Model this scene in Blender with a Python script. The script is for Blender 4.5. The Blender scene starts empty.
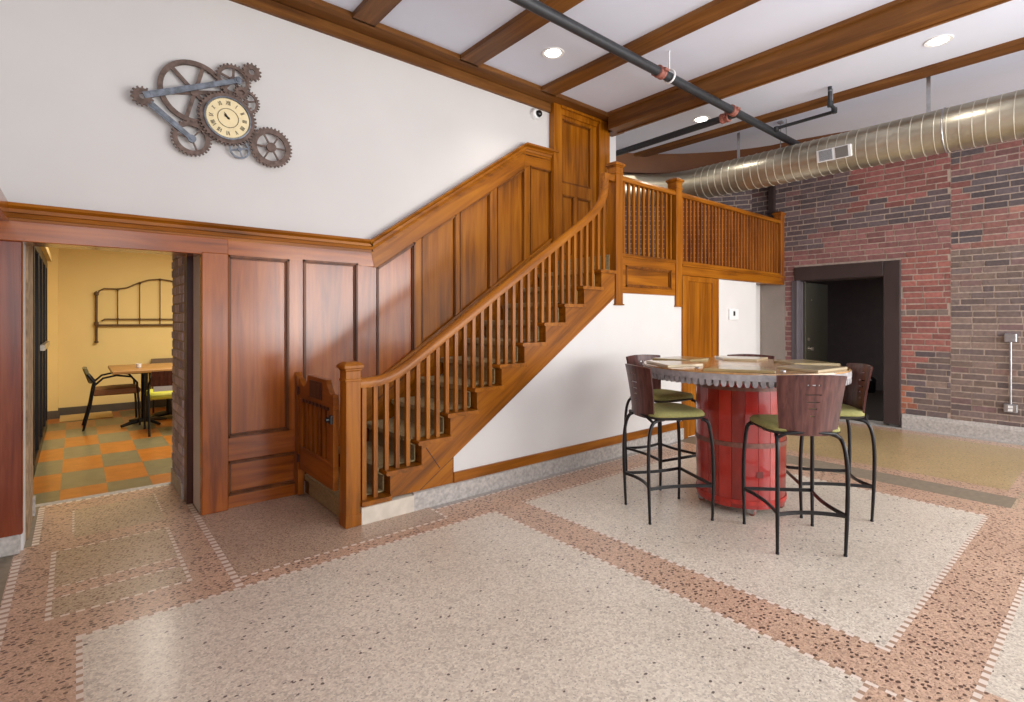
import bpy, bmesh, math, random
from mathutils import Vector, Matrix
random.seed(7)
PI = math.pi
C = bpy.context.scene.collection
WL = {}          # world location of each thing's empty

# ------------------------------------------------------------------ mesh builder
class MB:
    def __init__(s): s.v=[]; s.f=[]; s.m=[]; s.c=[]; s.cur=0; s.col=None
    def face(s, idx):
        s.f.append(tuple(idx)); s.m.append(s.cur); s.c.append(s.col)
    def pts(s, P):
        b=len(s.v); s.v += [tuple(p) for p in P]; return b
    def box(s,x0,x1,y0,y1,z0,z1):
        b=s.pts([(x0,y0,z0),(x1,y0,z0),(x1,y1,z0),(x0,y1,z0),(x0,y0,z1),(x1,y0,z1),(x1,y1,z1),(x0,y1,z1)])
        for q in ((0,3,2,1),(4,5,6,7),(0,1,5,4),(1,2,6,5),(2,3,7,6),(3,0,4,7)): s.face([b+i for i in q])
        return s
    def hexa(s,P):
        b=s.pts(P)
        for q in ((0,3,2,1),(4,5,6,7),(0,1,5,4),(1,2,6,5),(2,3,7,6),(3,0,4,7)): s.face([b+i for i in q])
        return s
    def prism(s,poly,plane,a,c):
        n=len(poly)
        f={'xz':lambda p,t:(p[0],t,p[1]),'xy':lambda p,t:(p[0],p[1],t),'yz':lambda p,t:(t,p[0],p[1])}[plane]
        b=s.pts([f(p,a) for p in poly]+[f(p,c) for p in poly])
        s.face(range(b,b+n)); s.face(range(b+2*n-1,b+n-1,-1))
        for i in range(n):
            j=(i+1)%n; s.face((b+i,b+j,b+n+j,b+n+i))
        return s
    def sweep(s,path,prof,up=(0,0,1),closed=False,cap=True,prof_fn=None):
        P=[Vector(p) for p in path]; n=len(P); k=len(prof); rings=[]
        up=Vector(up)
        for i,p in enumerate(P):
            if closed: t=P[(i+1)%n]-P[i-1]
            else: t=P[min(i+1,n-1)]-P[max(i-1,0)]
            t.normalize()
            side=t.cross(up)
            if side.length<1e-4: side=t.cross(Vector((1,0,0)))
            side.normalize(); u2=side.cross(t).normalized()
            pr=prof_fn(i) if prof_fn else prof
            rings.append(s.pts([p+side*a+u2*b for a,b in pr]))
        m=n if closed else n-1
        for i in range(m):
            r0=rings[i]; r1=rings[(i+1)%n]
            for j in range(k):
                l=(j+1)%k; s.face((r0+j,r0+l,r1+l,r1+j))
        if cap and not closed:
            s.face([rings[0]+j for j in range(k)][::-1]); s.face([rings[-1]+j for j in range(k)])
        return s
    def tube(s,path,r,n=10,closed=False):
        # parallel transport frame
        P=[Vector(p) for p in path]; N=len(P)
        rs=r if isinstance(r,(list,tuple)) else [r]*N
        T=[]
        for i in range(N):
            if closed: t=P[(i+1)%N]-P[i-1]
            else: t=P[min(i+1,N-1)]-P[max(i-1,0)]
            T.append(t.normalized())
        a=Vector((0,0,1)) if abs(T[0].z)<.9 else Vector((1,0,0))
        u=T[0].cross(a).normalized(); rings=[]
        for i in range(N):
            if i:
                u=u-T[i]*u.dot(T[i]); u.normalize()
            w=T[i].cross(u)
            rings.append(s.pts([P[i]+(u*math.cos(2*PI*j/n)+w*math.sin(2*PI*j/n))*rs[i] for j in range(n)]))
        for i in range(N if closed else N-1):
            r0=rings[i]; r1=rings[(i+1)%N]
            for j in range(n):
                l=(j+1)%n; s.face((r0+j,r0+l,r1+l,r1+j))
        if not closed:
            s.face([rings[0]+j for j in range(n)][::-1]); s.face([rings[-1]+j for j in range(n)])
        return s
    def lathe(s,prof,center=(0,0,0),n=24,axis='z'):
        cx,cy,cz=center; rings=[]
        for r,h in prof:
            ring=[]
            for j in range(n):
                a=2*PI*j/n; x,y=r*math.cos(a),r*math.sin(a)
                ring.append({'z':(cx+x,cy+y,cz+h),'y':(cx+x,cy+h,cz+y),'x':(cx+h,cy+x,cz+y)}[axis])
            rings.append(s.pts(ring))
        for i in range(len(rings)-1):
            for j in range(n):
                l=(j+1)%n; s.face((rings[i]+j,rings[i]+l,rings[i+1]+l,rings[i+1]+j))
        s.face([rings[0]+j for j in range(n)][::-1]); s.face([rings[-1]+j for j in range(n)])
        return s
    def ringgear(s,cx,cz,ro,ri,teeth,y0,y1,td=.012,n=None,fr=(.25,.25)):
        # annulus lying in the xz plane with teeth outside, a hole inside
        outer=[]; inner=[]
        if teeth:
            for i in range(teeth):
                for f,rr in ((0,ro-td),(.22,ro-td),(.36,ro),(.64,ro),(.78,ro-td)):
                    a=2*PI*(i+f)/teeth
                    outer.append((cx+rr*math.cos(a),cz+rr*math.sin(a))); inner.append((cx+ri*math.cos(a),cz+ri*math.sin(a)))
        else:
            n=n or 48
            for i in range(n):
                a=2*PI*i/n
                outer.append((cx+ro*math.cos(a),cz+ro*math.sin(a))); inner.append((cx+ri*math.cos(a),cz+ri*math.sin(a)))
        k=len(outer)
        b=[s.pts([(p[0],y,p[1]) for p in L]) for L,y in ((outer,y0),(inner,y0),(outer,y1),(inner,y1))]
        for i in range(k):
            j=(i+1)%k
            s.face((b[0]+i,b[0]+j,b[1]+j,b[1]+i)); s.face((b[2]+j,b[2]+i,b[3]+i,b[3]+j))
            s.face((b[0]+j,b[0]+i,b[2]+i,b[2]+j)); s.face((b[1]+i,b[1]+j,b[3]+j,b[3]+i))
        return s

def build(name, mb, mats, parent=None, smooth=None, bevel=0, local=False, recalc=True):
    me=bpy.data.meshes.new(name)
    off=Vector((0,0,0))
    if parent is not None and not local: off=WL.get(parent.name,Vector((0,0,0)))
    me.from_pydata([(x-off.x,y-off.y,z-off.z) for x,y,z in mb.v],[],mb.f)
    if not isinstance(mats,(list,tuple)): mats=[mats]
    for m in mats: me.materials.append(m)
    me.polygons.foreach_set('material_index',mb.m)
    if any(c is not None for c in mb.c):
        at=me.color_attributes.new('tone','FLOAT_COLOR','CORNER')
        for p in me.polygons:
            c=mb.c[p.index] or (.5,.5,.5)
            for li in p.loop_indices: at.data[li].color=(c[0],c[1],c[2],1)
    if recalc:
        bm=bmesh.new(); bm.from_mesh(me); bmesh.ops.recalc_face_normals(bm,faces=bm.faces); bm.to_mesh(me); bm.free()
    if smooth:
        me.polygons.foreach_set('use_smooth',[True]*len(me.polygons))
        me.set_sharp_from_angle(angle=math.radians(smooth))
    me.update()
    o=bpy.data.objects.new(name,me); C.objects.link(o)
    if parent is not None:
        o.parent=parent; WL[o.name]=off.copy()
    else: WL[o.name]=Vector((0,0,0))
    if bevel:
        md=o.modifiers.new('edge','BEVEL'); md.width=bevel; md.segments=1; md.limit_method='ANGLE'; md.angle_limit=math.radians(40)
    return o
def thing(name,label,cat,loc=(0,0,0),rotz=0,group=None):
    o=bpy.data.objects.new(name,None); C.objects.link(o); o.location=loc; o.rotation_euler=(0,0,rotz)
    o.empty_display_size=.1
    o['label']=label; o['category']=cat
    if group: o['group']=group
    WL[o.name]=Vector(loc); return o
def tag(o,label,cat,group=None):
    o['label']=label; o['category']=cat
    if group: o['group']=group
    return o
def struct(name,mb,mats,label=None,cat='structure',**kw):
    o=build(name,mb,mats,**kw); o['kind']='structure'
    if label: o['label']=label; o['category']=cat
    return o
def sthing(name,label,cat,loc=(0,0,0)):
    o=thing(name,label,cat,loc); o['kind']='structure'; return o
def dup(root,loc,rotz,label,group=None):
    r=root.copy(); C.objects.link(r); r.location=loc; r.rotation_euler=(0,0,rotz); r['label']=label
    if group: r['group']=group
    for ch in list(root.children):
        c=ch.copy(); C.objects.link(c); c.parent=r
        for g in list(ch.children):
            d=g.copy(); C.objects.link(d); d.parent=c
    return r

# ------------------------------------------------------------------ materials
def newmat(name):
    m=bpy.data.materials.new(name); m.use_nodes=True
    nt=m.node_tree; b=nt.nodes['Principled BSDF']; return m,nt,b
def N(nt,t,**kw):
    n=nt.nodes.new(t)
    for k,v in kw.items(): setattr(n,k,v)
    return n
def coords(nt,scale=(1,1,1),rot=(0,0,0)):
    tc=N(nt,'ShaderNodeTexCoord'); mp=N(nt,'ShaderNodeMapping')
    mp.inputs['Scale'].default_value=scale; mp.inputs['Rotation'].default_value=rot
    nt.links.new(tc.outputs['Object'],mp.inputs['Vector']); return mp.outputs['Vector']
def ramp(nt,fac,stops):
    r=N(nt,'ShaderNodeValToRGB'); e=r.color_ramp.elements
    while len(e)<len(stops): e.new(.5)
    for i,(p,c) in enumerate(stops):
        e[i].position=p; e[i].color=(*c,1)
    nt.links.new(fac,r.inputs['Fac']); return r.outputs['Color']
def S(r,g,b):   # sRGB 0-255 to linear
    f=lambda c:(c/255/12.92 if c/255<.04045 else ((c/255+.055)/1.055)**2.4)
    return (f(r),f(g),f(b))
def plain(name,col,rough=.5,metal=0,var=.0,scale=8,coat=0,bump=0):
    m,nt,b=newmat(name)
    b.inputs['Roughness'].default_value=rough; b.inputs['Metallic'].default_value=metal
    b.inputs['Coat Weight'].default_value=coat
    no=N(nt,'ShaderNodeTexNoise'); no.inputs['Scale'].default_value=scale; no.inputs['Detail'].default_value=5
    nt.links.new(coords(nt),no.inputs['Vector'])
    lo=tuple(max(0,c*(1-var)) for c in col); hi=tuple(min(1,c*(1+var)) for c in col)
    nt.links.new(ramp(nt,no.outputs['Fac'],[(.3,lo),(.7,hi)]),b.inputs['Base Color'])
    if bump:
        bp=N(nt,'ShaderNodeBump'); bp.inputs['Strength'].default_value=bump; bp.inputs['Distance'].default_value=.01
        nt.links.new(no.outputs['Fac'],bp.inputs['Height']); nt.links.new(bp.outputs['Normal'],b.inputs['Normal'])
    return m
def wood(name,axis,dark,mid,light,rough=.36,coat=.1,freq=14):
    m,nt,b=newmat(name)
    sc=[freq,freq,freq]; sc['xyzs'.index(axis)%3]=freq*.07
    if axis=='s':
        r0=N(nt,'ShaderNodeMapping'); r0.inputs['Rotation'].default_value=(0,math.radians(34.4),0); tc=N(nt,'ShaderNodeTexCoord'); nt.links.new(tc.outputs['Object'],r0.inputs['Vector'])
        mp=N(nt,'ShaderNodeMapping'); mp.inputs['Scale'].default_value=tuple(sc); nt.links.new(r0.outputs['Vector'],mp.inputs['Vector']); vec=mp.outputs['Vector']
    else: vec=coords(nt,tuple(sc))
    n1=N(nt,'ShaderNodeTexNoise'); n1.inputs['Scale'].default_value=1.0; n1.inputs['Detail'].default_value=6; n1.inputs['Roughness'].default_value=.6; n1.inputs['Distortion'].default_value=.6
    nt.links.new(vec,n1.inputs['Vector'])
    n2=N(nt,'ShaderNodeTexNoise'); n2.inputs['Scale'].default_value=1.1; n2.inputs['Detail'].default_value=2
    nt.links.new(coords(nt),n2.inputs['Vector'])
    mx=N(nt,'ShaderNodeMath',operation='MULTIPLY_ADD'); nt.links.new(n2.outputs['Fac'],mx.inputs[0]); mx.inputs[1].default_value=.45; 
    sb=N(nt,'ShaderNodeMath',operation='SUBTRACT'); nt.links.new(n1.outputs['Fac'],sb.inputs[0]); sb.inputs[1].default_value=.22
    nt.links.new(sb.outputs[0],mx.inputs[2])
    nt.links.new(ramp(nt,mx.outputs[0],[(.28,dark),(.5,mid),(.74,light)]),b.inputs['Base Color'])
    b.inputs['Roughness'].default_value=rough; b.inputs['Coat Weight'].default_value=coat; b.inputs['Coat Roughness'].default_value=.18; b.inputs['Specular IOR Level'].default_value=.22
    bp=N(nt,'ShaderNodeBump'); bp.inputs['Strength'].default_value=.06; bp.inputs['Distance'].default_value=.004
    nt.links.new(n1.outputs['Fac'],bp.inputs['Height']); nt.links.new(bp.outputs['Normal'],b.inputs['Normal'])
    return m
oakD,oakM,oakL=S(100,54,4),S(146,84,9),S(172,107,22)
W={a:wood('oak_'+a,a,oakD,oakM,oakL) for a in 'xyzs'}
redD,redM,redL=S(108,50,10),S(150,76,16),S(176,100,32)
R={a:wood('redoak_'+a,a,redD,redM,redL,rough=.25,coat=.7) for a in 'xyz'}
bmD,bmM,bmL=S(82,48,20),S(114,72,32),S(138,92,46)
G={a:wood('gateoak_'+a,a,S(96,48,10),S(138,76,18),S(166,98,32)) for a in 'xyz'}
B={a:wood('beamwood_'+a,a,bmD,bmM,bmL,rough=.45,coat=.05) for a in 'xyz'}
darkoak=wood('dark_oak','z',S(70,34,10),S(100,54,18),S(128,72,28))
midoak=wood('mid_oak','z',S(82,42,8),S(118,66,14),S(146,88,28))
drkbrown=wood('casing_dark','z',S(44,24,18),S(70,38,30),S(92,52,40),rough=.35)
M_upper=plain('upper_wall_paint',S(208,205,203),.9,var=.025,scale=1.5)
M_white=plain('white_plaster',S(217,214,211),.85,var=.03,scale=2)
M_ceil=plain('ceiling_paint',S(220,226,242),.9,var=.02,scale=2)
M_tan=plain('tan_plaster',S(150,138,130),.9,var=.08,scale=3)
M_yellow=plain('yellow_paint',S(234,206,138),.8,var=.03,scale=2)
M_stone=plain('grey_stone',S(176,170,164),.6,var=.25,scale=40)
M_stone2=plain('cream_marble',S(208,198,182),.5,var=.14,scale=9)
M_concrete=plain('grey_concrete',S(134,122,104),.55,var=.15,scale=25)
M_black=plain('black_metal',S(24,22,24),.35,metal=.3,var=.1)
M_pipe=plain('black_pipe',S(44,46,50),.5,var=.2,scale=20)
M_redcoup=plain('red_coupling',S(150,92,80),.6,var=.15,scale=30)
M_galv=plain('galvanized',S(178,180,184),.32,metal=.85,var=.1,scale=30)
M_grey=plain('grey_paint',S(150,152,156),.5,var=.06)
M_whitep=plain('white_plastic',S(236,236,236),.4,var=.01)
M_blackp=plain('black_plastic',S(18,18,20),.2,var=.05)
M_rust=plain('rusty_iron',S(106,88,80),.7,metal=.2,var=.4,scale=26,bump=.4)
M_steelb=plain('blue_grey_steel',S(112,118,128),.5,metal=.3,var=.4,scale=24)
M_dial=plain('cream_dial',S(232,214,170),.6,var=.06,scale=12)
M_ink=plain('ink_black',S(30,26,24),.6)
M_doorbr=plain('dark_brown_door_paint',S(54,40,38),.55,var=.12,scale=6)
M_doorgr=plain('dark_olive_door_paint',S(62,58,46),.45,var=.12,scale=5)
M_doorgrey=plain('grey_purple_casing',S(96,88,94),.55,var=.08,scale=5)
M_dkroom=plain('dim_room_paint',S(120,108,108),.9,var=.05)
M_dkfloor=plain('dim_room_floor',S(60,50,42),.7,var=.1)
M_brass=plain('dull_brass',S(190,180,165),.3,metal=.9)
M_carpet=plain('olive_carpet',S(152,134,96),1.0,var=.22,scale=60,bump=.8)
M_stoolwood=wood('stool_wood','z',S(50,26,24),S(84,50,46),S(108,68,62),rough=.35,coat=.2,freq=30)
M_greenfab=plain('green_fabric',S(146,142,86),.9,var=.12,scale=50,bump=.3)
M_shell=plain('seat_underside',S(48,44,40),.6,var=.1)
M_brownfab=plain('brown_leather',S(146,96,54),.55,var=.1,scale=10)
M_limefab=plain('lime_leather',S(190,186,60),.55,var=.08,scale=10)
M_olivepl=plain('olive_backrest',S(116,106,66),.6,var=.1)
M_chrome=plain('chrome',S(200,200,205),.15,metal=1)
M_dkglass=plain('dark_glass',S(50,54,54),.1,var=.1,scale=3)
M_iron=plain('dark_iron',S(96,72,44),.6,metal=.2,var=.2,scale=30)
M_tabtop=wood('table_laminate','x',S(136,92,46),S(164,118,66),S(186,140,86),rough=.4)
M_lightpatch=plain('beige_light_patch',S(206,176,118),.8,var=.06)
M_baseY=plain('dark_cove_base',S(84,76,66),.6,var=.1)
M_plate=plain('steel_seam',S(216,212,198),.4,metal=.6)
M_padA=plain('pale_pad',S(186,170,138),.3,var=.16,scale=7,coat=.6)
M_padB=plain('olive_pad',S(158,140,98),.3,var=.16,scale=7,coat=.6)
M_gear=plain('grey_gear_paint',S(150,146,148),.6,var=.28,scale=22,bump=.3)
M_deck=wood('table_deck','x',S(122,86,52),S(172,130,84),S(200,162,112),rough=.22,coat=.7)

def emis(name,col,st):
    m,nt,b=newmat(name); b.inputs['Emission Color'].default_value=(*col,1); b.inputs['Emission Strength'].default_value=st
    b.inputs['Base Color'].default_value=(*col,1); return m
M_lamp=emis('lamp_lens',(1,.96,.9),9)

def toned(name,rough=.8,bump=.25,scale=30,var=.22,coat=0):
    m,nt,b=newmat(name)
    at=N(nt,'ShaderNodeAttribute'); at.attribute_name='tone'
    no=N(nt,'ShaderNodeTexNoise'); no.inputs['Scale'].default_value=scale; no.inputs['Detail'].default_value=5
    nt.links.new(coords(nt),no.inputs['Vector'])
    mx=N(nt,'ShaderNodeMix',data_type='RGBA',blend_type='MULTIPLY'); mx.inputs[0].default_value=1
    nt.links.new(at.outputs['Color'],mx.inputs[6])
    nt.links.new(ramp(nt,no.outputs['Fac'],[(.3,(1-var,)*3),(.7,(1+var*.5,)*3)]),mx.inputs[7])
    nt.links.new(mx.outputs[2],b.inputs['Base Color']); b.inputs['Roughness'].default_value=rough; b.inputs['Coat Weight'].default_value=coat
    bp=N(nt,'ShaderNodeBump'); bp.inputs['Strength'].default_value=bump; bp.inputs['Distance'].default_value=.01
    nt.links.new(no.outputs['Fac'],bp.inputs['Height']); nt.links.new(bp.outputs['Normal'],b.inputs['Normal'])
    return m
M_brick=toned('brick_faces'); M_stave=toned('painted_staves',rough=.3,bump=.1,scale=12,var=.16,coat=.5)
M_mortar=plain('mortar',S(172,154,142),.95,var=.15,scale=30,bump=.5)

def terrazzo(name,base,base2,chips,dens,dens2,sc=46,rough=.32,grain=((.72,.70,.70),(.95,.93,.92),(1.0,1.0,1.0),(1.12,1.12,1.12))):
    m,nt,b=newmat(name); vec=coords(nt)
    n1=N(nt,'ShaderNodeTexNoise'); n1.inputs['Scale'].default_value=120; n1.inputs['Detail'].default_value=4; nt.links.new(vec,n1.inputs['Vector'])
    n0=N(nt,'ShaderNodeTexNoise'); n0.inputs['Scale'].default_value=1.3; n0.inputs['Detail'].default_value=3; nt.links.new(vec,n0.inputs['Vector'])
    ad=N(nt,'ShaderNodeMath',operation='MULTIPLY_ADD'); nt.links.new(n0.outputs['Fac'],ad.inputs[0]); ad.inputs[1].default_value=.5
    sb=N(nt,'ShaderNodeMath',operation='SUBTRACT'); nt.links.new(n1.outputs['Fac'],sb.inputs[0]); sb.inputs[1].default_value=.25; nt.links.new(sb.outputs[0],ad.inputs[2])
    col=ramp(nt,ad.outputs[0],[(.34,base2),(.62,base)])
    vg=N(nt,'ShaderNodeTexVoronoi'); vg.voronoi_dimensions='2D'; vg.inputs['Scale'].default_value=95; nt.links.new(vec,vg.inputs['Vector'])
    sg=N(nt,'ShaderNodeSeparateColor'); nt.links.new(vg.outputs['Color'],sg.inputs[0])
    gm=N(nt,'ShaderNodeMix',data_type='RGBA',blend_type='MULTIPLY'); gm.inputs[0].default_value=1; nt.links.new(col,gm.inputs[6])
    nt.links.new(ramp(nt,sg.outputs[0],[(.0,grain[0]),(.35,grain[1]),(.75,grain[2]),(1,grain[3])]),gm.inputs[7]); col=gm.outputs[2]
    # small dense flecks then larger dark chips
    for (scale,th,dn,cc) in ((sc*2.4,.33,dens2,tuple(c*.45 for c in base)),(sc,.36,dens,chips)):
        mp=N(nt,'ShaderNodeMapping'); mp.inputs['Scale'].default_value=(1,1.35,1); mp.inputs['Rotation'].default_value=(0,0,scale*1.7)
        nd=N(nt,'ShaderNodeTexNoise'); nd.inputs['Scale'].default_value=scale*1.1; nt.links.new(vec,nd.inputs['Vector']); vm=N(nt,'ShaderNodeVectorMath',operation='MULTIPLY_ADD'); nt.links.new(nd.outputs['Color'],vm.inputs[0]); vm.inputs[1].default_value=(.6/scale,)*3; nt.links.new(vec,vm.inputs[2]); nt.links.new(vm.outputs[0],mp.inputs['Vector'])
        vo=N(nt,'ShaderNodeTexVoronoi'); vo.voronoi_dimensions='2D'; vo.inputs['Scale'].default_value=scale; nt.links.new(mp.outputs['Vector'],vo.inputs['Vector'])
        lt=N(nt,'ShaderNodeMath',operation='LESS_THAN'); nt.links.new(vo.outputs['Distance'],lt.inputs[0]); lt.inputs[1].default_value=th
        sp=N(nt,'ShaderNodeSeparateColor'); nt.links.new(vo.outputs['Color'],sp.inputs[0])
        l2=N(nt,'ShaderNodeMath',operation='LESS_THAN'); nt.links.new(sp.outputs[0],l2.inputs[0]); l2.inputs[1].default_value=dn
        mu=N(nt,'ShaderNodeMath',operation='MULTIPLY'); nt.links.new(lt.outputs[0],mu.inputs[0]); nt.links.new(l2.outputs[0],mu.inputs[1])
        mx=N(nt,'ShaderNodeMix',data_type='RGBA'); nt.links.new(mu.outputs[0],mx.inputs[0]); nt.links.new(col,mx.inputs[6]); mx.inputs[7].default_value=(*cc,1)
        col=mx.outputs[2]
    nt.links.new(col,b.inputs['Base Color']); b.inputs['Roughness'].default_value=rough; b.inputs['Coat Weight'].default_value=.12; b.inputs['Coat Roughness'].default_value=.12
    return m
T_cream=terrazzo('terrazzo_cream',S(228,219,202),S(206,195,178),S(96,84,76),.022,.06)
T_tan=terrazzo('terrazzo_tan',S(196,172,126),S(172,148,106),S(120,100,70),.06,.10)
T_pink=terrazzo('terrazzo_pink',S(214,182,156),S(190,156,132),S(104,80,68),.3,.2,sc=40)
T_brown=terrazzo('terrazzo_brown',S(200,174,150),S(174,150,128),S(128,106,88),.2,.3,sc=60)
T_panel=terrazzo('terrazzo_panel',S(204,182,154),S(180,158,130),S(126,98,76),.3,.2,sc=50)
T_strip=terrazzo('grey_strip',S(150,136,110),S(124,112,90),S(100,90,72),.05,.1)
def dashes(name,axis,pitch=.058,fill=.6):
    m,nt,b=newmat(name); vec=coords(nt)
    sp=N(nt,'ShaderNodeSeparateXYZ'); nt.links.new(vec,sp.inputs[0])
    dv=N(nt,'ShaderNodeMath',operation='DIVIDE'); nt.links.new(sp.outputs['xyz'.index(axis)],dv.inputs[0]); dv.inputs[1].default_value=pitch
    fr=N(nt,'ShaderNodeMath',operation='FRACT'); nt.links.new(dv.outputs[0],fr.inputs[0])
    lt=N(nt,'ShaderNodeMath',operation='LESS_THAN'); nt.links.new(fr.outputs[0],lt.inputs[0]); lt.inputs[1].default_value=fill
    mx=N(nt,'ShaderNodeMix',data_type='RGBA'); nt.links.new(lt.outputs[0],mx.inputs[0]); mx.inputs[6].default_value=(*S(176,146,122),1); mx.inputs[7].default_value=(*S(228,214,200),1)
    nt.links.new(mx.outputs[2],b.inputs['Base Color']); b.inputs['Roughness'].default_value=.35
    return m
D_x=dashes('mosaic_x','x'); D_y=dashes('mosaic_y','y')
def checker(name):
    m,nt,b=newmat(name); vec=coords(nt,(1/.305,1/.62,1))
    mp=vec.node; mp.inputs['Location'].default_value=(.328,.694,.5)
    ck=N(nt,'ShaderNodeTexChecker'); ck.inputs['Scale'].default_value=1
    ck.inputs['Color1'].default_value=(*S(190,116,40),1); ck.inputs['Color2'].default_value=(*S(132,122,88),1)
    nt.links.new(vec,ck.inputs['Vector'])
    no=N(nt,'ShaderNodeTexNoise'); no.inputs['Scale'].default_value=9; no.inputs['Detail'].default_value=4; nt.links.new(coords(nt),no.inputs['Vector'])
    mx=N(nt,'ShaderNodeMix',data_type='RGBA',blend_type='MULTIPLY'); mx.inputs[0].default_value=1
    nt.links.new(ck.outputs['Color'],mx.inputs[6]); nt.links.new(ramp(nt,no.outputs['Fac'],[(.3,(.8,.8,.8)),(.7,(1.05,1.05,1.05))]),mx.inputs[7])
    nt.links.new(mx.outputs[2],b.inputs['Base Color']); b.inputs['Roughness'].default_value=.3; b.inputs['Coat Weight'].default_value=.1
    return m
M_check=checker('checker_tiles')
def ductmat():
    m,nt,b=newmat('spiral_duct'); vec=coords(nt,(1,.6,1))
    no=N(nt,'ShaderNodeTexNoise'); no.inputs['Scale'].default_value=3; no.inputs['Detail'].default_value=4; nt.links.new(vec,no.inputs['Vector'])
    nt.links.new(ramp(nt,no.outputs['Fac'],[(.3,S(164,156,138)),(.7,S(206,200,182))]),b.inputs['Base Color'])
    b.inputs['Metallic'].default_value=.85; b.inputs['Roughness'].default_value=.36
    return m
M_duct=ductmat()

# ------------------------------------------------------------------ floor (zones cut on a grid)
Z_rects=[ # x0,x1,y0,y1,material ; later ones lie on top
 (-3,9,-4,4.45,0),                 # cream everywhere
 (5.96,9,-4,4.45,1),               # tan field by the brick wall
 (-3,0.0,-4,3.06,2),               # pink, left
 (-3,.69,3.06,4.45,2),
 (-3,-.29,-4,4.45,5),              # grey by the left wall
 (.69,2.06,3.17,4.45,3),           # brown field before the stair
 (.69,2.06,3.06,3.17,2),
 (2.06,5.40,3.09,3.365,2),         # pink by the stair wall
 (2.06,8.0,3.38,3.6,4),            # grey border
 (2.40,2.68,-4,3.09,2),            # pink stripe
 (2.06,5.40,3.06,3.09,2),
 (0,9,.395,.675,2),             # pink band across
 (5.09,5.42,.675,3.36,2),
 (5.42,5.76,.60,3.6,5),            # grey strip
 (5.76,5.97,.60,3.6,2),
 (5.42,5.97,.575,.60,6),
 (7.98,8.2,.6,4,2),(8.2,9,-4,4,4),
 # inner doorway panels
 (-.10,.475,3.68,4.26,6),(-.10,.475,3.31,3.55,6),
 # dashes
 (-.285,-.25,-4,4.26,8),(-.0,.022,-4,3.06,8),
 (.0,2.40,3.045,3.065,7),(.66,2.06,3.165,3.185,7),
 (2.045,2.065,3.17,3.40,8),(2.06,5.4,3.365,3.382,7),
 (2.38,2.40,-4,3.06,8),(2.68,2.70,.675,3.09,8),(2.70,5.09,3.075,3.093,7),
 (2.68,5.09,.675,.70,7),(5.065,5.09,.675,3.09,8),(0,9,.37,.395,7),(0,2.40,.66,.682,7),
 (-.115,-.092,3.31,4.26,8),(.47,.49,3.31,4.26,8),
 (-.1,.475,3.31,3.328,7),(-.1,.475,3.545,3.56,7),(-.1,.475,3.68,3.695,7),(-.1,.475,4.25,4.265,7),
 (.655,.692,3.06,4.45,8),
]
Z_rects2=[(-.26,.70,4.45,5.44,2),(-.26,-.21,4.45,5.44,5),(-.26,.7,5.36,5.44,4),(-.01,.49,4.45,5.1,6),
 (-.215,-.18,4.45,5.33,8),(-.2,.66,5.33,5.36,7),(.655,.69,4.45,5.36,8),(.69,.72,4.45,5.44,5),(-.02,-.008,4.55,5.1,8),(.485,.497,4.65,5.17,8)]
def zones(mb,rects,ext):
    xs=sorted({r[0] for r in rects}|{r[1] for r in rects}|{ext[0],ext[1]}); ys=sorted({r[2] for r in rects}|{r[3] for r in rects}|{ext[2],ext[3]})
    for i in range(len(xs)-1):
        for j in range(len(ys)-1):
            cx,cy=(xs[i]+xs[i+1])/2,(ys[j]+ys[j+1])/2
            if not(ext[0]<cx<ext[1] and ext[2]<cy<ext[3]): continue
            mt=None
            for r in rects:
                if r[0]<cx<r[1] and r[2]<cy<r[3]: mt=r[4]
            if mt is None: continue
            b=mb.pts([(xs[i],ys[j],0),(xs[i+1],ys[j],0),(xs[i+1],ys[j+1],0),(xs[i],ys[j+1],0)])
            mb.cur=mt; mb.face((b,b+1,b+2,b+3))
    mb.cur=0
mb=MB(); zones(mb,Z_rects,(-.9,8.7,-4,4.45)); zones(mb,Z_rects2,(-.26,.72,4.45,5.44))
struct('floor',mb,[T_cream,T_tan,T_pink,T_brown,M_stone,M_concrete,T_panel,D_x,D_y],'cream and pink terrazzo floor with white mosaic border lines','floor',recalc=False)
mb=MB(); b=mb.pts([(-1.2,5.44,0),(4.5,5.44,0),(4.5,10.3,0),(-1.2,10.3,0)]); mb.face((b,b+1,b+2,b+3)); b=mb.pts([(-.6,5.12,0),(-.26,5.12,0),(-.26,5.44,0),(-.6,5.44,0)]); mb.face((b,b+1,b+2,b+3))
struct('floor_back',mb,M_check,'orange and olive checkered tile floor in the yellow room','floor',recalc=False)

# ------------------------------------------------------------------ walls
YW=4.42
mb=MB()
mb.box(-1.2,-.25,YW,5.12,0,4.02); mb.box(.70,4.0,YW+.0,5.44,0,4.02); mb.box(-.25,.70,YW,5.44,2.02,4.02); mb.box(4.0,5.5,YW,4.62,0,4.02)
struct('wall_back',mb,M_upper,'tall white plaster wall above the wainscot','wall')
mb=MB(); mb.box(-1.0,-.385,-1.2,YW,0,4.0)
struct('wall_left',mb,M_upper,'white wall edge at the far left','wall')
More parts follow.
